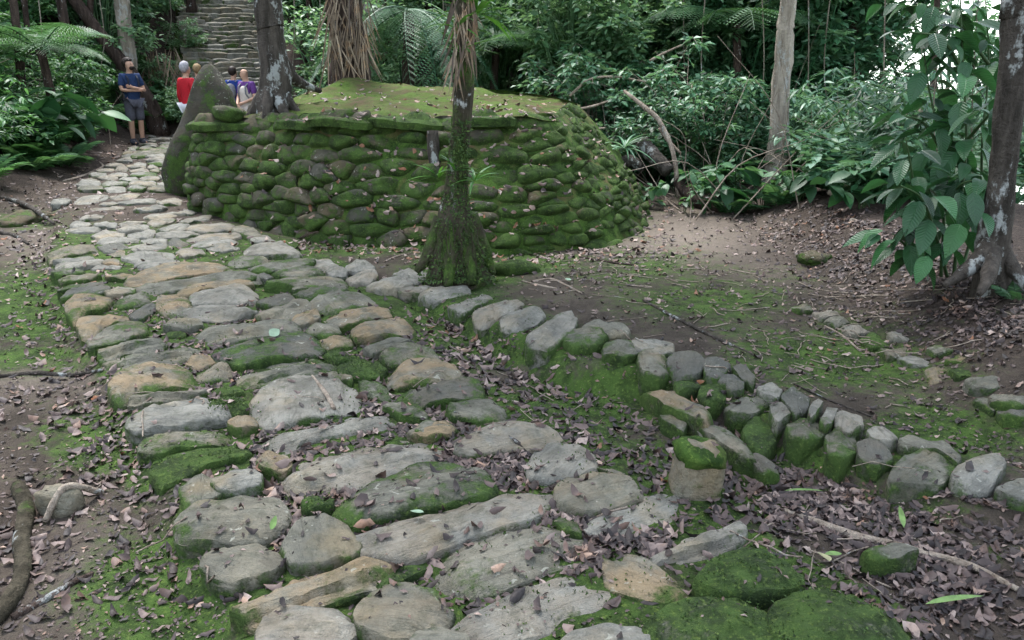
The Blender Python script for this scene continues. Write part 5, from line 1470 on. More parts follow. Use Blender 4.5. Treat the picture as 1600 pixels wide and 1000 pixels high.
# hanging vines
rv = random.Random(3)
for k, (x, Y, y1) in enumerate([(462, 15.5, 120), (500, 16, 110), (598, 15, 90), (690, 16, 100), (850, 15, 120), (950, 14, 130), (1065, 13, 170), (1105, 12.5, 200), (1180, 12, 210), (1255, 12, 230), (1300, 12, 220), (1375, 11, 200), (1490, 6.4, 330), (1516, 5.6, 360), (1535, 5.6, 330), (150, 17, 120), (60, 15, 160), (260, 21, 70)]):
    a, b = pd(x, -20, Y), pd(x + rv.uniform(-12, 12), y1, Y - .2)
    m = (a + b) / 2 + np.array([rv.uniform(-.15, .15), 0, 0])
    o = branch('hanging_vine', [b, m, a + [0, 0, .6]], [.006, .009, .010] if Y > 8 else [.003, .005, .005], M_VINE, 'thin vine hanging straight down among the forest leaves', 'vine', -.2, 5, 12, .05)
    o['group'] = 'thin hanging vines in the forest'
# ------------------------------------------------------------------ the big-leaved shrub at the right: each large leaf a part
bl = ap(1470, 432, .4)
shr = thing('big_leaved_shrub', bl, 'large dark shrub with big drooping glossy leaves before the right edge trunk', 'shrub')
LEAFM = []
for i in range(4):
    V, T = leaf_tmpl(0.25 + .02 * i, 0.18 + .08 * i, 0.06 + .02 * i, 7)
    LEAFM.append(mesh_np('leaf', V, [T], [M_VEIN], True, {'tint': np.full(len(V), .2 + .2 * i)}))
rl = random.Random(21)
stems = []
for pts in [[(1470, 432, 4.9), (1475, 330, 4.95), (1470, 230, 5.0), (1450, 130, 5.1), (1440, 40, 5.2)], [(1490, 435, 4.8), (1500, 330, 4.8), (1510, 220, 4.9), (1505, 110, 5.0), (1500, -10, 5.1)],
            [(1455, 432, 4.9), (1435, 340, 4.8), (1425, 270, 4.75), (1415, 215, 4.7)], [(1480, 432, 4.7), (1460, 360, 4.6), (1440, 310, 4.55), (1408, 290, 4.5)],
            [(1500, 432, 4.9), (1530, 320, 5.1), (1535, 220, 5.2), (1545, 100, 5.3), (1540, 0, 5.4)], [(1440, 430, 4.8), (1415, 385, 4.7), (1395, 365, 4.6)], [(1470, 232, 5.0), (1440, 190, 5.0), (1400, 180, 5.0)], [(1505, 110, 5.0), (1470, 60, 5.0), (1420, 50, 5.1)],
            [(1475, 330, 4.95), (1500, 290, 4.7), (1530, 280, 4.6)], [(1545, 100, 5.3), (1480, 20, 5.2), (1400, 8, 5.3)], [(1510, 220, 4.9), (1545, 180, 4.7), (1560, 165, 4.65)]]:
    P = spline([pd(*q) for q in pts], 22)
    mb = MB(); mb.add(*tube(P - bl, np.linspace(.011, .004, 22), 6, True)); link('stem', mb.mesh('stem', [M_STEM]), shr)
    L = np.linalg.norm(np.diff(P, axis=0), axis=1).sum()
    n = int(L / .034)
    for k in range(n):
        t = 0.16 + 0.84 * (k + rl.random()) / n
        i = min(int(t * 21), 20); p = P[i] + (P[i + 1] - P[i]) * (t * 21 - i)
        a = k * 2.4 + rl.uniform(-.6, .6)
        s = rl.uniform(.10, .23) * (1.0 if p[2] < 1.9 else .85)
        pet = np.array([math.cos(a), math.sin(a), .1]) * rl.uniform(.03, .12)
        link('leaf', rl.choice(LEAFM), shr, p - bl + pet, (rl.uniform(-.5, .5), rl.uniform(-.05, .95), a), s)
# low leaves round its foot
for x, y, Y, s, a in [(1480, 380, 4.5, .18, 3.3), (1500, 350, 4.5, .2, 4.0), (1425, 350, 4.5, .2, 3.4), (1400, 375, 4.5, .2, 3.0), (1450, 400, 4.45, .16, 3.9), (1520, 300, 4.4, .2, 4.6), (1530, 330, 4.4, .18, 4.8), (1380, 360, 4.6, .18, 2.9)]:
    link('leaf', rl.choice(LEAFM), shr, pd(x, y, Y) - bl, (rl.uniform(-.4, .4), rl.uniform(.3, .9), a), s)

# bare twigs in the thickets
mb = MB(); rb_ = np.random.default_rng(31)
for k in range(130):
    if k < 95: p = np.array([rb_.uniform(1.6, 5.2), rb_.uniform(8.2, 13), 0])
    elif k < 120: p = np.array([rb_.uniform(-10.5, -8), rb_.uniform(12, 17), 0])
    else: p = np.array([rb_.uniform(-3.5, 2.5), rb_.uniform(14.5, 17), 0])
    if in_plat(p[0], p[1], .3): continue
    p[2] = tz(p[0], p[1]); L = rb_.uniform(.6, 2.2); d = np.array([rb_.normal(0, .7), rb_.normal(0, .4), 1.0]); d /= np.linalg.norm(d)
    mb.add(*tube(spline([p, p + d * L * .5 + rb_.normal(0, .12, 3), p + d * L + rb_.normal(0, .25, 3) - [0, 0, .1 * L]], 9), np.linspace(rb_.uniform(.006, .012), .003, 9), 5, False))
o = link('bare_twigs', mb.mesh('bare_twigs', [M_TWIG])); o['kind'] = 'stuff'; o['label'] = 'bare pale twigs poking through the thickets'; o['moss'] = -.3

# small leaves and moss tufts grown into the foot of the mossy tree
rk = np.random.default_rng(12); n = 2400
yy_ = 440 - 250 * rk.uniform(0, 1, n) ** 1.7
hw_ = np.interp(yy_, [190, 290, 325, 360, 400, 440], [15, 17, 23, 35, 50, 61])
cx_ = np.interp(yy_, [190, 250, 310, 440], [721, 716, 712, 715])
xx_ = cx_ + rk.uniform(-1, 1, n) * hw_
rr_ = np.interp(yy_, [190, 290, 325, 360, 400, 440], [.068, .078, .10, .15, .205, .25])
B = np.array([pd(a, b, Y3 - math.sqrt(max(0, 1 - ((a - c) / h) ** 2)) * r - .008) for a, b, h, r, c in zip(xx_, yy_, hw_, rr_, cx_)])
Nn = B - np.array([b3[0], Y3, 0]); Nn[:, 2] = .1; Nn /= np.linalg.norm(Nn, axis=1)[:, None]
V, T = stamp(LEAF2_V, LEAF2_T, frames(Nn * .5 + np.array([0, 0, -.35]) + rk.normal(0, .5, (n, 3)), Nn + rk.normal(0, .4, (n, 3))), B, rk.uniform(.008, .034, n))
mb = MB(); mb.add(V - b3, T, None, np.repeat(np.clip(rk.normal(.35, .22, n), 0, 1), 4))
M_FUZZ = foliage_mat('moss_thread', (0.012, 0.028, 0.007), (0.036, 0.075, 0.015), (0.10, 0.15, 0.035), 0.8, 0.2)
o = link('moss_beard', mb.mesh('moss_beard', [M_FUZZ]), None, b3); tag(o, 'leafy moss and tiny plants coating the conical base of the mossy tree', 'moss')
# ------------------------------------------------------------------ fallen leaves, twigs
rf = np.random.default_rng(55)
DT = []
for i in range(14):
    V, T = leaf_tmpl(rf.uniform(.15, .4), 0, 0, 5)
    V[:, 1] *= 1 + rf.normal(0, .16, len(V)); V[:, 1] += .1 * np.sin(3 * V[:, 0]) * rf.normal(0, .8)
    c1, c2, tw = rf.uniform(-1.6, 2.2), rf.uniform(-4, 4), rf.uniform(-1.4, 1.4)
    x, y = V[:, 0].copy(), V[:, 1].copy()
    z = c1 * 0.5 * (x - .5) ** 2 + np.abs(y) * c2 * .32 + tw * y * (x - .5) + .05 * np.sin(9 * x + i)
    y = y * (1 - .22 * min(1.2, abs(c2)) * np.abs(y) / .3)
    V = np.c_[x - .5, y, z - z.min() * .6]
    DT.append((V, T))
def scatter_zone(zones, z0=.05, on_stone=.2, seed=0):
    out = []
    r = np.random.default_rng(seed)
    for zx, zy, rx, ry, n, size, tint in zones:
        X = zx + r.normal(0, .6, n) * rx; Yv = zy + r.normal(0, .6, n) * ry
        for x, y in zip(X, Yv):
            if y < 205: 
                if z0 < .5: continue
            p = px(x, y, z0)
            if z0 < .5:
                for _ in range(2): p = px(x, y, min(.6, max(-.1, tz(p[0], p[1]))))
            if p[1] > 24 or p[1] < .5: continue
            z, nrm = drop(p[0], p[1])
            if z0 < .5:
                hgt = z - tz(p[0], p[1])
                if hgt > .35: continue
                if (hgt > .05 or drop.stone) and r.random() > on_stone: continue
            out.append((p[0], p[1], z, nrm.x, nrm.y, nrm.z, size * r.choice([r.uniform(.35, .8), r.uniform(.7, 1.1), r.uniform(.9, 1.5)]), np.clip(r.normal(tint, .27), 0, 1)))
    return np.array(out)
ZN = [(120, 640, 130, 60, 150, .07, .4), (60, 850, 90, 110, 130, .07, .3), (200, 720, 90, 70, 130, .07, .4), (120, 500, 120, 50, 190, .07, .45), (90, 430, 100, 40, 180, .07, .45), (230, 880, 120, 80, 60, .055, .3),
      (110, 305, 130, 40, 420, .075, .5), (130, 240, 120, 22, 420, .09, .5), (50, 380, 80, 30, 150, .07, .45),
      (640, 640, 80, 30, 130, .075, .45), (720, 560, 90, 30, 130, .075, .5), (700, 510, 60, 25, 90, .075, .5), (800, 600, 70, 22, 70, .07, .4), (870, 700, 60, 30, 90, .065, .4), (900, 780, 60, 50, 320, .065, .35), (880, 860, 80, 40, 320, .065, .35), (760, 720, 90, 40, 260, .065, .38), (540, 800, 90, 50, 240, .065, .36),
      (980, 850, 90, 30, 120, .07, .35), (560, 730, 60, 22, 70, .07, .4), (600, 860, 40, 30, 70, .075, .35), (820, 940, 50, 40, 60, .07, .35), (480, 870, 40, 30, 50, .07, .4), (430, 760, 40, 40, 80, .07, .4),
      (650, 740, 330, 190, 4600, .06, .36), (380, 540, 230, 110, 2400, .055, .42), (250, 380, 170, 60, 500, .055, .55),
      (1110, 720, 90, 60, 260, .07, .35), (1250, 780, 120, 60, 350, .065, .38), (1350, 805, 200, 45, 420, .056, .34), (1500, 870, 150, 70, 420, .056, .34), (1300, 900, 160, 80, 220, .056, .34), (1450, 960, 150, 50, 200, .056, .32), (1100, 660, 60, 30, 100, .065, .45),
      (1050, 450, 200, 50, 210, .05, .5), (1250, 540, 200, 60, 180, .045, .45), (1450, 650, 150, 50, 90, .045, .38), (900, 425, 120, 25, 150, .05, .55), (1150, 600, 100, 40, 80, .05, .42),
      (1400, 450, 170, 70, 900, .052, .36), (1530, 530, 100, 60, 560, .046, .3), (1270, 360, 130, 32, 700, .06, .48), (1100, 320, 90, 18, 260, .065, .55), (1330, 410, 110, 36, 520, .055, .42), (1050, 395, 120, 30, 120, .055, .55),
      (550, 385, 130, 14, 150, .07, .6), (950, 395, 110, 14, 170, .07, .6), (1020, 350, 40, 40, 90, .07, .55), (800, 405, 200, 14, 160, .065, .6)]
S1 = scatter_zone([(a, b, c, d, e, f * .85, g - .08) for a, b, c, d, e, f, g in ZN], .05, .045, 1)
ZT = [(640, 150, 230, 22, 420, .075, .68), (560, 178, 170, 7, 170, .065, .72), (820, 172, 90, 10, 150, .065, .7), (700, 182, 180, 4, 90, .06, .72)]
S2 = scatter_zone(ZT, 1.2, 1, 2)
# leaves caught on the wall
lw = []
for k in range(120):
    u_, v_ = rf.uniform(1, 6.8), rf.uniform(.1, .95)
    p = wall_pt(u_, v_); z, nrm = drop(p[0], p[1] - .04)
    lw.append((p[0], p[1] - .04, z, nrm.x, nrm.y, nrm.z, rf.uniform(.05, .09), np.clip(rf.normal(.6, .2), 0, 1)))
def build_leaves(S, name, label):
    mb = MB(); r = np.random.default_rng(len(S))
    which = r.integers(0, len(DT), len(S))
    for q in range(len(DT)):
        K = S[which == q]
        if not len(K): continue
        n = len(K); N = K[:, 3:6] + r.normal(0, 1, (n, 3)) * r.choice([.1, .2, .38], n)[:, None]; a = r.uniform(0, 6.283, n)
        D = np.c_[np.cos(a), np.sin(a), np.zeros(n)]; D -= N * (np.sum(D * N, 1) / np.sum(N * N, 1))[:, None]
        V, T = stamp(DT[q][0], DT[q][1], frames(D, N), K[:, :3] + [0, 0, .006], K[:, 6])
        mb.add(V, T, None, np.repeat(K[:, 7], len(DT[q][0])))
    o = link(name, mb.mesh(name, [M_DEAD])); o['kind'] = 'stuff'; o['label'] = label
    return o
# crumbs of leaf and bark all over the bare ground
K = []
for x, y in zip(rf.uniform(-20, 1620, 15000), rf.uniform(250, 1000, 15000) ** 1.0):
    p = px(x, y, .05); p = px(x, y, min(.6, max(-.1, tz(p[0], p[1]))))
    z, nr = drop(p[0], p[1], tz(p[0], p[1]) + .4)
    if drop.stone and rf.random() > .10: continue
    K.append((p[0], p[1], z, nr.x, nr.y, nr.z))
K = np.array(K); n = len(K); a = rf.uniform(0, 6.283, n)
V, T = stamp(LEAF2_V * [1, 1, 1.5], LEAF2_T, frames(np.c_[np.cos(a), np.sin(a), rf.normal(0, .25, n)], K[:, 3:] + rf.normal(0, .4, (n, 3))), K[:, :3] + [0, 0, .003], rf.uniform(.006, .024, n) * (1 + .10 * K[:, 1]))
mb = MB(); mb.add(V, T, None, np.repeat(rf.uniform(0, .8, n) ** 1.3, 4))
o = link('leaf_debris', mb.mesh('leaf_debris', [M_DEAD])); o['kind'] = 'stuff'; o['label'] = 'crumbs of dead leaf and bark over the ground'
build_leaves(S1, 'leaf_litter', 'brown dead leaves scattered over the ground and between the stones')
build_leaves(np.vstack([S2, np.array(lw)]), 'leaf_litter', 'pale dry leaves scattered over the mossy platform')
# twigs: uncountable small ones
mb = MB()
for zx, zy, rx, ry, n in [(1250, 520, 250, 80, 70), (1000, 430, 200, 30, 45), (1400, 450, 150, 70, 50), (150, 260, 120, 35, 40), (200, 700, 200, 200, 14), (1350, 850, 220, 90, 18), (700, 600, 250, 180, 10)]:
    for _ in range(n):
        x, y = zx + rf.normal(0, .6) * rx, zy + rf.normal(0, .6) * ry
        if y < 215: continue
        p = px(x, y, .05)
        for _k in range(2): p = px(x, y, min(.6, max(-.1, tz(p[0], p[1]))))
        L = rf.uniform(.06, .28); a = rf.uniform(0, 6.28)
        P = []
        for t in np.linspace(-.5, .5, 5):
            qx, qy = p[0] + math.cos(a) * t * L + rf.normal(0, .008), p[1] + math.sin(a) * t * L + rf.normal(0, .008)
            z, _n2 = drop(qx, qy); P.append((qx, qy, z))
        P = np.array(P); 
        if np.ptp(P[:, 2]) > .15: continue
        P[:, 2] = P[:, 2].max() * .5 + P[:, 2] * .5 + .005
        mb.add(*tube(P, rf.uniform(.0014, .0038), 4, False))
o = link('twigs', mb.mesh('twigs', [M_TWIG])); o['kind'] = 'stuff'; o['label'] = 'thin dry twigs scattered on the ground'; o['moss'] = -.4
# sticks and roots one can point at
def gdrop(x, y):
    t = tz(x, y); z = drop(x, y, t + .5)[0]
    return z if z - t < .3 else t
def gline(L, lift=.012, zmax=.6):
    out = []
    for x, y in L:
        p = px(x, y, .05)
        for _k in range(3): p = px(x, y, min(zmax, max(-.1, gdrop(p[0], p[1]))))
        out.append([p[0], p[1], gdrop(p[0], p[1]) + lift])
    return out
for nm, L, rad, mat, lab, cat in [
    ('surface_root', [(30, 765), (42, 800), (35, 850), (38, 890), (25, 930), (0, 965), (-30, 990)], [.03, .032, .03, .028, .03, .03], M_BARKMOSS, 'thick mossy root curling along the left edge of the ground', 'root'),
    ('stick', [(70, 818), (110, 800), (160, 772)], [.012, .015, .012], M_TWIG, 'pale barkless stick beside the tan rock', 'stick'),
    ('stick', [(20, 968), (70, 940), (110, 915), (146, 898)], [.014, .013, .011, .008], M_BARKDARK, 'grey stick on the moss at the lower left', 'stick'),
    ('surface_root', [(0, 590), (60, 585), (110, 588), (160, 580)], [.012, .016, .012, .008], M_BARK, 'thin bare root crossing the dirt left of the path', 'root'),
    ('surface_root', [(0, 312), (30, 318), (55, 330), (85, 352)], [.03, .035, .03, .015], M_BARK, 'grey root over the low mossy mound at the left edge', 'root'),
    ('surface_root', [(0, 365), (25, 370), (45, 383)], [.025, .022, .012], M_BARK, 'short root below the mossy mound at the left edge', 'root'),
    ('surface_root', [(100, 285), (130, 275), (160, 262), (155, 252)], [.02, .022, .02, .01], M_TWIG, 'pale root on the dirt left of the path step', 'root'),
    ('stick', [(488, 590), (508, 615), (522, 640)], [.006, .011, .010], M_TWIG, 'pale twig lying across the largest pale paving stone', 'stick'),
    ('stick', [(710, 645), (760, 665), (800, 685), (828, 712)], [.005, .006, .005, .004], M_BARK, 'thin curved brown twig over the paving stones', 'stick'),
    ('stick', [(830, 425), (860, 437), (885, 447), (910, 460)], [.008, .010, .009, .006], M_TWIG, 'pale stick on the moss right of the mossy tree', 'stick'),
    ('stick', [(815, 440), (850, 448), (870, 452)], [.006, .008, .006], M_TWIG, 'short pale stick beside the mossy tree foot', 'stick'),
    ('stick', [(905, 402), (950, 410), (990, 415)], [.008, .010, .008], M_BARKDARK, 'grey stick lying at the foot of the wall', 'stick'),
    ('stick', [(600, 410), (618, 402), (632, 398)], [.007, .008, .006], M_TWIG, 'short pale twig left of the mossy tree foot', 'stick'),
    ('stick', [(1005, 470), (1060, 500), (1120, 530), (1190, 562)], [.008, .010, .010, .006], M_BARK, 'long thin root crossing the mossy terrace', 'stick'),
    ('stick', [(1290, 502), (1315, 525), (1345, 550)], [.005, .008, .006], M_TWIG, 'thin pale stick beside the edging stones', 'stick'),
    ('stick', [(1330, 465), (1360, 458), (1390, 452)], [.005, .008, .006], M_TWIG, 'short twig on the leaf litter below the big-leaved shrub', 'stick'),
    ('surface_root', [(1225, 800), (1280, 820), (1340, 842), (1400, 856), (1450, 870), (1520, 890), (1590, 925)], [.008, .014, .016, .016, .014, .014, .010], M_TWIG, 'long bare root crossing the leaf litter at the lower right', 'root'),
    ('stick', [(1240, 600), (1300, 628), (1370, 655)], [.004, .006, .004], M_BARK, 'thin dark twig on the terrace moss behind the kerb', 'stick'),
    ('stick', [(915, 800), (950, 795), (985, 788)], [.004, .005, .004], M_TWIG, 'straight pale straw on the paving stone left of the stub rock', 'stick')]:
    branch(nm, gline(L, rad[len(rad) // 2] * .55), rad, mat, lab, cat, -.15 if nm == 'stick' else .05, 7, 24, .2)
# fallen green and large leaves, one by one
def fresh(x, y, L, wid, a, col, label, tint=.8, mat=None, droop=.05):
    p = gline([(x, y)], .03)[0]
    V, T = leaf_tmpl(wid, droop, .03, 6)
    nrm = drop(p[0], p[1], tz(p[0], p[1]) + .5)[1]
    q = nrm.to_track_quat('Z', 'Y').to_euler()
    o = link('fallen_leaf', mesh_np('fallen_leaf', (V - [.5, 0, 0]) @ rotz(a).T * L, [T], [col], True, {'tint': np.full(len(V), tint)}), None, p, q)
    return tag(o, label, 'leaf')
M_PALEGREEN = plain('pale_green_leaf', (0.17, 0.24, 0.17), .6, .15)
M_LIME = plain('lime_leaf', (0.10, 0.165, 0.05), .55, .25)
M_CREAM = plain('cream_leaf', (0.22, 0.21, 0.12), .6, .2)
fresh(430, 527, .12, .26, .1, M_PALEGREEN, 'pale green oval leaf lying on a dark paving stone')
fresh(1415, 768, .16, .07, 2.0, M_LIME, 'long curved lime-green leaf on the litter below the kerb')
fresh(1255, 776, .16, .05, .15, M_LIME, 'thin lime-green blade on the litter left of the kerb foot')
fresh(1490, 948, .22, .06, -.6, M_LIME, 'long green strap leaf on the litter in the lower right')
fresh(1288, 880, .09, .25, 2.2, M_CREAM, 'cream yellow pointed leaf by the mossy boulder')
fresh(1300, 876, .07, .25, .9, M_LIME, 'small yellowish leaf next to the cream leaf')
fresh(652, 811, .05, .4, .3, M_PALEGREEN, 'small pale leaf fallen on the long grey paving stone')
fresh(430, 841, .06, .2, .8, M_LIME, 'small green leaf at the corner of the wedge-shaped stone')
fresh(888, 442, .07, .35, .2, M_PALEGREEN, 'light green leaf on the moss right of the mossy tree')
# big curled dead leaf by the wall
c = gline([(525, 372)], .0)[0]
big = thing('dead_leaf_heap', c, 'crumpled heap of large dry purplish leaves at the foot of the wall', 'leaf')
M_BIGDEAD = plain('big_dead_leaf', (0.21, 0.155, 0.145), .7, .3)
for k, (a, pt, L, dx, dz) in enumerate([(.1, -.5, .36, -.05, .02), (2.6, -.45, .34, .0, .03), (.6, -.9, .3, -.02, .02), (-.4, -.25, .38, .02, .01), (3.3, -.2, .3, -.05, .01), (1.6, -.8, .28, .03, .02), (-.9, -.15, .3, .05, .02)]):
    V, T = leaf_tmpl(.3, .5 if k % 2 else .2, .16, 7)
    link('leaf', mesh_np('leaf', V, [T], [M_BIGDEAD]), big, (dx, -.02 * k, dz), (.4 * (-1) ** k, pt, a), L)

# moss fuzz: short upright threads on the mossiest ground and boulders near the camera
rm = np.random.default_rng(8); K = []
cand = np.where((mossm > .45) & (GV[:, 1] < 6.5) & (GV[:, 1] > 1.6) & (np.abs(GV[:, 0]) < 3.2))[0]
for q in rm.choice(cand, 26000):
    x, y = GV[q, 0] + rm.uniform(-.03, .03), GV[q, 1] + rm.uniform(-.03, .03)
    if rm.random() > mossm[q] or vnoise(x * 3.5, y * 3.5, 3) < -.25: continue
    z, nr = drop(x, y, tz(x, y) + .4)
    if z - tz(x, y) > .03: continue
    K.append((x, y, z, nr.x, nr.y, nr.z))
for o in path.children:
    if o.get('moss', 0) > .7:
        me = o.data; M = o.matrix_basis
        for _k in range(260 if o.dimensions.x > .25 else 60):
            p = M @ Vector((rm.uniform(-.5, .5) * o.dimensions.x, rm.uniform(-.5, .5) * o.dimensions.y, 0))
            z, nr = drop(p.x, p.y, tz(p.x, p.y) + .4)
            if z - tz(p.x, p.y) > .03: K.append((p.x, p.y, z, nr.x, nr.y, nr.z))
K = np.array(K); n = len(K)
tv = np.array([[0, -.12, 0], [1, 0, 0], [0, .12, 0], [.5, .5, .1]], float)
V, T = stamp(tv, np.array([[0, 1, 2], [0, 3, 1]]), frames(K[:, 3:] + rm.normal(0, .55, (n, 3)), rm.normal(0, 1, (n, 3))), K[:, :3] - [0, 0, .001], rm.uniform(.006, .016, n))
mb = MB(); mb.add(V, T, None, np.repeat(np.clip(rm.normal(.45, .25, n), 0, 1), 4))
o = link('moss', mb.mesh('moss', [M_FUZZ])); o['kind'] = 'stuff'; o['label'] = 'short green moss threads on the ground and mossy stones'
# ------------------------------------------------------------------ people
M_SKIN = plain('skin', (0.42, 0.25, 0.18), .6, .06)
M_NAVY = plain('navy_shirt', (0.016, 0.032, 0.085), .85, .2)
M_GREYBLUE = plain('grey_shorts', (0.075, 0.075, 0.095), .9, .15)
M_BOOT = plain('dark_boot', (0.03, 0.032, 0.042), .7, .2)
M_PACK = plain('dark_pack', (0.02, 0.024, 0.038), .8, .2)
M_RED = plain('red_jacket', (0.40, 0.014, 0.024), .7, .12)
M_WHITE = plain('pale_trousers', (0.55, 0.55, 0.58), .85, .08)
M_PURPLE = plain('purple_shirt', (0.095, 0.035, 0.16), .85, .15)
M_BEIGE = plain('beige_vest', (0.46, 0.41, 0.37), .9, .1)
M_BLUE = plain('blue_shirt', (0.015, 0.04, 0.19), .85, .15)
M_HAIRD = plain('dark_hair', (0.022, 0.015, 0.012), .6, .3)
M_HAIRG = plain('grey_hair', (0.27, 0.26, 0.28), .7, .2)
M_HAIRB = plain('sandy_hair', (0.22, 0.15, 0.08), .7, .3)
M_GREY = plain('grey_cloth', (0.16, 0.16, 0.18), .85, .15)
JOBS = []
def skin(verts, edges, mat, parent, name, sub=2):
    """verts: {key: (x, y, z, rx, ry)}; grown with a Skin modifier later, all in one go"""
    keys = list(verts); me = bpy.data.meshes.new(name)
    me.from_pydata([verts[k][:3] for k in keys], [(keys.index(a), keys.index(b)) for a, b in edges], [])
    o = bpy.data.objects.new(name, me); COL.objects.link(o)
    o.modifiers.new('s', 'SKIN'); sm = o.modifiers.new('d', 'SUBSURF'); sm.levels = sm.render_levels = sub
    sv = me.skin_vertices[0].data
    for i, k in enumerate(keys):
        r = verts[k][3:]; sv[i].radius = (r[0], r[-1]); sv[i].use_root = (i == 0)
    me.materials.append(mat)
    JOBS.append((o, name, mat, parent))
def person(x, y, z, height, rz, label, arms, shirt, legs, hair, short_sleeve=True, shorts=False, vest=None, pack=None, beard=None, bald=False, head_turn=0.0, boots=M_BOOT, hair_kind='short', sleeve=None, straps=None):
    root = thing('person', (x, y, z), label, 'person', None, rz)
    s = height / 1.76
    ct, st_ = math.cos(head_turn), math.sin(head_turn)
    H = lambda a, b, c: (a * ct - b * st_, a * st_ + b * ct, c)
    v = {'pel': (0, 0, .95, .15, .105), 'wai': (0, -.005, 1.10, .135, .095), 'che': (0, 0, 1.28, .16, .11), 'neb': (0, .015, 1.45, .075, .07), 'nec': (0, .005, 1.50, .06, .06),
         'jaw': (*H(0, -.03, 1.565), .070, .08), 'hed': (*H(0, -.005, 1.645), .088, .105), 'top': (*H(0, .01, 1.715), .066, .08), 'nos': (*H(0, -.105, 1.635), .014, .014),
         'eaL': (*H(.078, .0, 1.64), .014, .022), 'eaR': (*H(-.078, .0, 1.64), .014, .022)}
    e = [('pel', 'wai'), ('wai', 'che'), ('che', 'neb'), ('neb', 'nec'), ('nec', 'jaw'), ('jaw', 'hed'), ('hed', 'top'), ('hed', 'nos'), ('hed', 'eaL'), ('hed', 'eaR')]
    for sd, n in ((1, 'L'), (-1, 'R')):
        el, wr, hd = arms[n]
        v.update({'sh' + n: (sd * .175, .01, 1.40, .062, .062), 'el' + n: (*el, .043, .043), 'wr' + n: (*wr, .03, .03), 'pa' + n: (*hd, .036, .022)})
        e += [('che', 'sh' + n), ('sh' + n, 'el' + n), ('el' + n, 'wr' + n), ('wr' + n, 'pa' + n)]
        d = np.array(hd) - np.array(wr); d = d / np.linalg.norm(d); sidev = np.cross(d, [0, 1, 0.2]); sidev /= np.linalg.norm(sidev)
        for q in range(5):
            off = (q - 1.7) * .018 if q < 4 else -.045
            L = [.07, .085, .08, .062, .04][q]
            k1, k2 = f'f{n}{q}a', f'f{n}{q}b'
            b = np.array(hd) + sidev * off + d * (.03 if q < 4 else -.01)
            v[k1] = (*(b + d * L * .5), .009, .009); v[k2] = (*(b + d * L * .95 + np.array([0, -.012, 0])), .007, .007)
            e += [('pa' + n, k1), (k1, k2)]
        v.update({'hi' + n: (sd * .09, 0, .88, .09, .095), 'kn' + n: (sd * .10, -.012, .50, .056, .06), 'ca' + n: (sd * .10, .012, .34, .055, .06), 'an' + n: (sd * .10, .02, .09, .036, .042), 'to' + n: (sd * .115, -.13, .035, .038, .028)})
        e += [('pel', 'hi' + n), ('hi' + n, 'kn' + n), ('kn' + n, 'ca' + n), ('ca' + n, 'an' + n), ('an' + n, 'to' + n)]
    V = {k: tuple(c * s for c in q) for k, q in v.items()}
    skin(V, e, M_SKIN, root, 'body')
    gr = lambda k, a, b=None: (*V[k][:3], V[k][3] + a * s, V[k][-1] + (b if b is not None else a) * s)
    # shirt / jacket
    sh = {'hem': (0, 0, .885 * s, .175 * s, .135 * s), 'pel': gr('pel', .024), 'wai': gr('wai', .028), 'che': gr('che', .022), 'neb': gr('neb', .012)}
    se = [('hem', 'pel'), ('pel', 'wai'), ('wai', 'che'), ('che', 'neb')]
    for n in 'LR':
        sh['sh' + n] = gr('sh' + n, .02)
        p, q = np.array(V['sh' + n][:3]), np.array(V['el' + n][:3])
        sh['ua' + n] = (*(p * .2 + q * .8), .062 * s, .062 * s); se += [('che', 'sh' + n), ('sh' + n, 'ua' + n)]
        if not short_sleeve:
            sh['el' + n] = gr('el' + n, .016); w, u = np.array(V['wr' + n][:3]), q
            sh['fa' + n] = (*(u * .12 + w * .88), .044 * s, .044 * s); se += [('ua' + n, 'el' + n), ('el' + n, 'fa' + n)]
    skin(sh, se, shirt, root, 'shirt' if short_sleeve else 'jacket')
    # trousers or shorts
    tr = {'pel': (V['pel'][0], V['pel'][1], V['pel'][2] - .01 * s, .165 * s, .125 * s)}; te = []
    for n in 'LR':
        tr['hi' + n] = gr('hi' + n, .022); h, k = np.array(V['hi' + n][:3]), np.array(V['kn' + n][:3])
        tr['th' + n] = (*(h * .3 + k * .7), .098 * s, .1 * s); te += [('pel', 'hi' + n), ('hi' + n, 'th' + n)]
        if shorts:
            tr['kk' + n] = (*(k + np.array([0, 0, -.02 * s])), .098 * s, .1 * s); te += [('th' + n, 'kk' + n)]
        else:
            tr['kn' + n] = gr('kn' + n, .022); tr['ca' + n] = gr('ca' + n, .02); tr['an' + n] = gr('an' + n, .028); te += [('th' + n, 'kn' + n), ('kn' + n, 'ca' + n), ('ca' + n, 'an' + n)]
    skin(tr, te, legs, root, 'shorts' if shorts else 'trousers')
    for n in 'LR':
        a, t = np.array(V['an' + n][:3]), np.array(V['to' + n][:3])
        skin({'a': (*(a + [0, .005, .06 * s]), .075 * s, .078 * s), 'h': (*(a + [0, .015 * s, -.03 * s]), .082 * s, .07 * s), 't': (*t, .08 * s, .055 * s)}, [('a', 'h'), ('h', 't')], boots, root, 'boot')
    hs_ = lambda a, b, c, r, r2: (*[k * s for k in H(a, b, c)], r * s, r2 * s)
    def blob(nm, c, r, mat, cut=None):
        me, V_, _ = rock_mesh(nm, (r[0] * 2 * s, r[1] * 2 * s, r[2] * 2 * s), len(label) + r[0] * 50, mat, 16, 12, 1.0, .05)
        if cut:
            for vt in me.vertices:
                q = vt.co
                if cut(q.x / s, q.y / s, q.z / s): vt.co = q * .72
        cc = H(*c)
        return link(nm, me, root, [k * s for k in cc], (0, 0, head_turn))
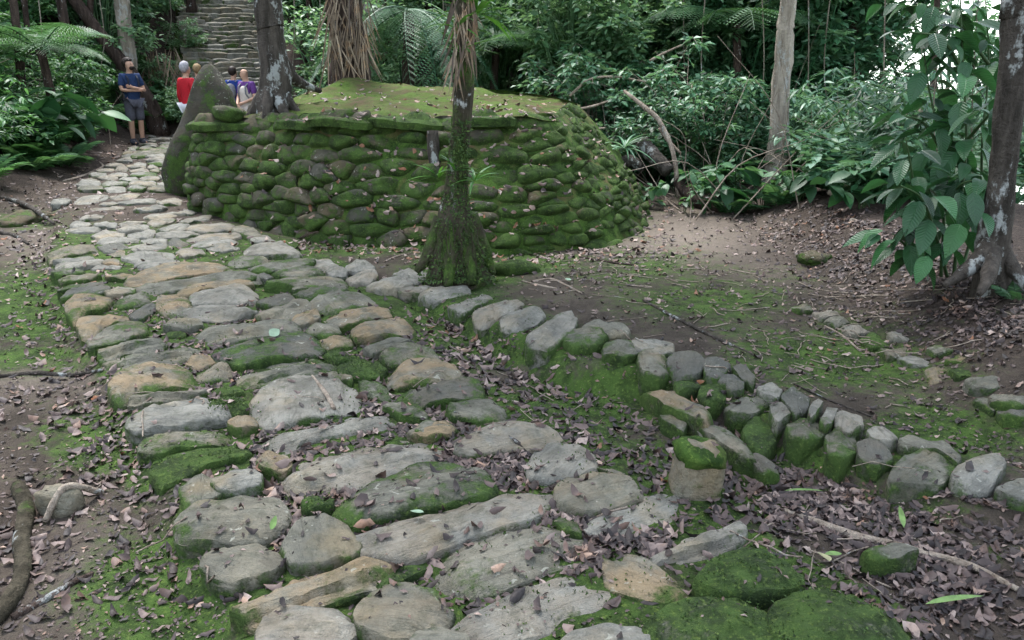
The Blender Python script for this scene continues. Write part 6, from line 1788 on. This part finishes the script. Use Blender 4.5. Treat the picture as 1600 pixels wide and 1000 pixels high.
    if not bald:
        blob('hair', (0, .016, 1.672), (.102, .122, .118 if hair_kind == 'short' else .13), hair, lambda a, b, c: b < -.035 and c < .045 or c < -.06 and b < .03)
    if beard: blob('beard', (0, -.062, 1.575), (.066, .062, .055), beard, lambda a, b, c: c > .03)
    for sd in (1, -1): blob('eye', (sd * .034, -.098, 1.65), (.012, .008, .008), M_HAIRD)
    if vest:
        skin({'hem': (0, 0, .87 * s, .19 * s, .15 * s), 'pel': gr('pel', .036), 'wai': gr('wai', .05), 'che': (0, -.01 * s, 1.26 * s, .185 * s, .155 * s), 'up': (0, 0, 1.40 * s, .135 * s, .115 * s)}, [('hem', 'pel'), ('pel', 'wai'), ('wai', 'che'), ('che', 'up')], vest, root, 'vest')
    if pack:
        skin({'a': (0, .20 * s, 1.02 * s, .14 * s, .09 * s), 'b': (0, .21 * s, 1.2 * s, .15 * s, .10 * s), 'c': (0, .19 * s, 1.40 * s, .12 * s, .07 * s)}, [('a', 'b'), ('b', 'c')], pack, root, 'backpack')
        for sd in (1, -1):
            skin({'a': (sd * .10 * s, .13 * s, 1.42 * s, .022 * s, .012 * s), 'b': (sd * .105 * s, .0, 1.47 * s, .022 * s, .012 * s), 'c': (sd * .10 * s, -.135 * s, 1.36 * s, .022 * s, .012 * s), 'd': (sd * .11 * s, -.148 * s, 1.2 * s, .022 * s, .012 * s), 'e': (sd * .16 * s, -.06 * s, 1.06 * s, .02 * s, .012 * s)}, [('a', 'b'), ('b', 'c'), ('c', 'd'), ('d', 'e')], straps or pack, root, 'strap', 1)
    return root
CROSSED = {'L': ((.235, -.05, 1.13), (.03, -.215, 1.16), (-.09, -.20, 1.19)), 'R': ((-.235, -.05, 1.13), (-.03, -.185, 1.12), (.10, -.20, 1.13))}
HANG = {'L': ((.235, .03, 1.12), (.25, -.03, .87), (.25, -.05, .79)), 'R': ((-.235, .03, 1.12), (-.25, -.03, .87), (-.25, -.05, .79))}
FRONT = {'L': ((.245, -.02, 1.12), (.10, -.22, 1.02), (.02, -.24, .99)), 'R': ((-.245, -.02, 1.12), (-.10, -.22, .98), (-.03, -.25, .95))}
def stand(x, y): return px(x, y, .21)
m1 = px(217, 223, .12); m1z = drop(m1[0], m1[1])[0]
person(m1[0], m1[1], m1z, 1.70, math.radians(48), 'bearded man in navy shirt and grey shorts with arms crossed on the path', CROSSED, M_NAVY, M_GREYBLUE, M_HAIRD, True, True, None, M_PACK, M_HAIRD, head_turn=math.radians(25))
def behind(xp, ytop, Y, h):
    p = pd(xp, ytop, Y); g = drop(p[0], p[1])[0]
    return p[0], p[1], g, p[2] - g
x_, y_, g_, h_ = behind(288, 98, 16.6, 0)
person(x_, y_, g_, h_, math.radians(150), 'person in a red jacket seen from behind beside the standing stone', HANG, M_RED, M_WHITE, M_HAIRG, False, False, head_turn=math.radians(15), hair_kind='long')
x_, y_, g_, h_ = behind(307, 101, 18.2, 0)
person(x_, y_, g_, h_, math.radians(200), 'sandy-haired person half hidden between the red jacket and the standing stone', HANG, M_BOOT, M_GREY, M_HAIRB, False, False)
x_, y_, g_, h_ = behind(363, 105, 18.0, 0)
person(x_, y_, g_, h_, math.radians(170), 'grey-haired person in a blue shirt seen from behind at the stairs foot', HANG, M_BLUE, M_GREY, M_HAIRD, True, False, None, M_GREY)
x_, y_, g_, h_ = behind(382, 105, 16.6, 0)
person(x_, y_, g_, h_, math.radians(-28), 'bald man in a purple shirt and beige vest behind the lichened tree', FRONT, M_PURPLE, M_BEIGE, M_HAIRG, True, False, M_BEIGE, M_GREY, None, True, head_turn=math.radians(-40))
PACK = {}
dg = bpy.context.evaluated_depsgraph_get()
for o, name, mat, parent in JOBS:
    me = bpy.data.meshes.new_from_object(o.evaluated_get(dg)); me.name = name
    me.polygons.foreach_set('use_smooth', np.ones(len(me.polygons), bool))
    if not me.materials: me.materials.append(mat)
    par = PACK.get(parent.name) if name == 'strap' else None
    q = link(name, me, par or parent)
    if name == 'backpack': PACK[parent.name] = q
for o, *_ in JOBS: bpy.data.objects.remove(o)
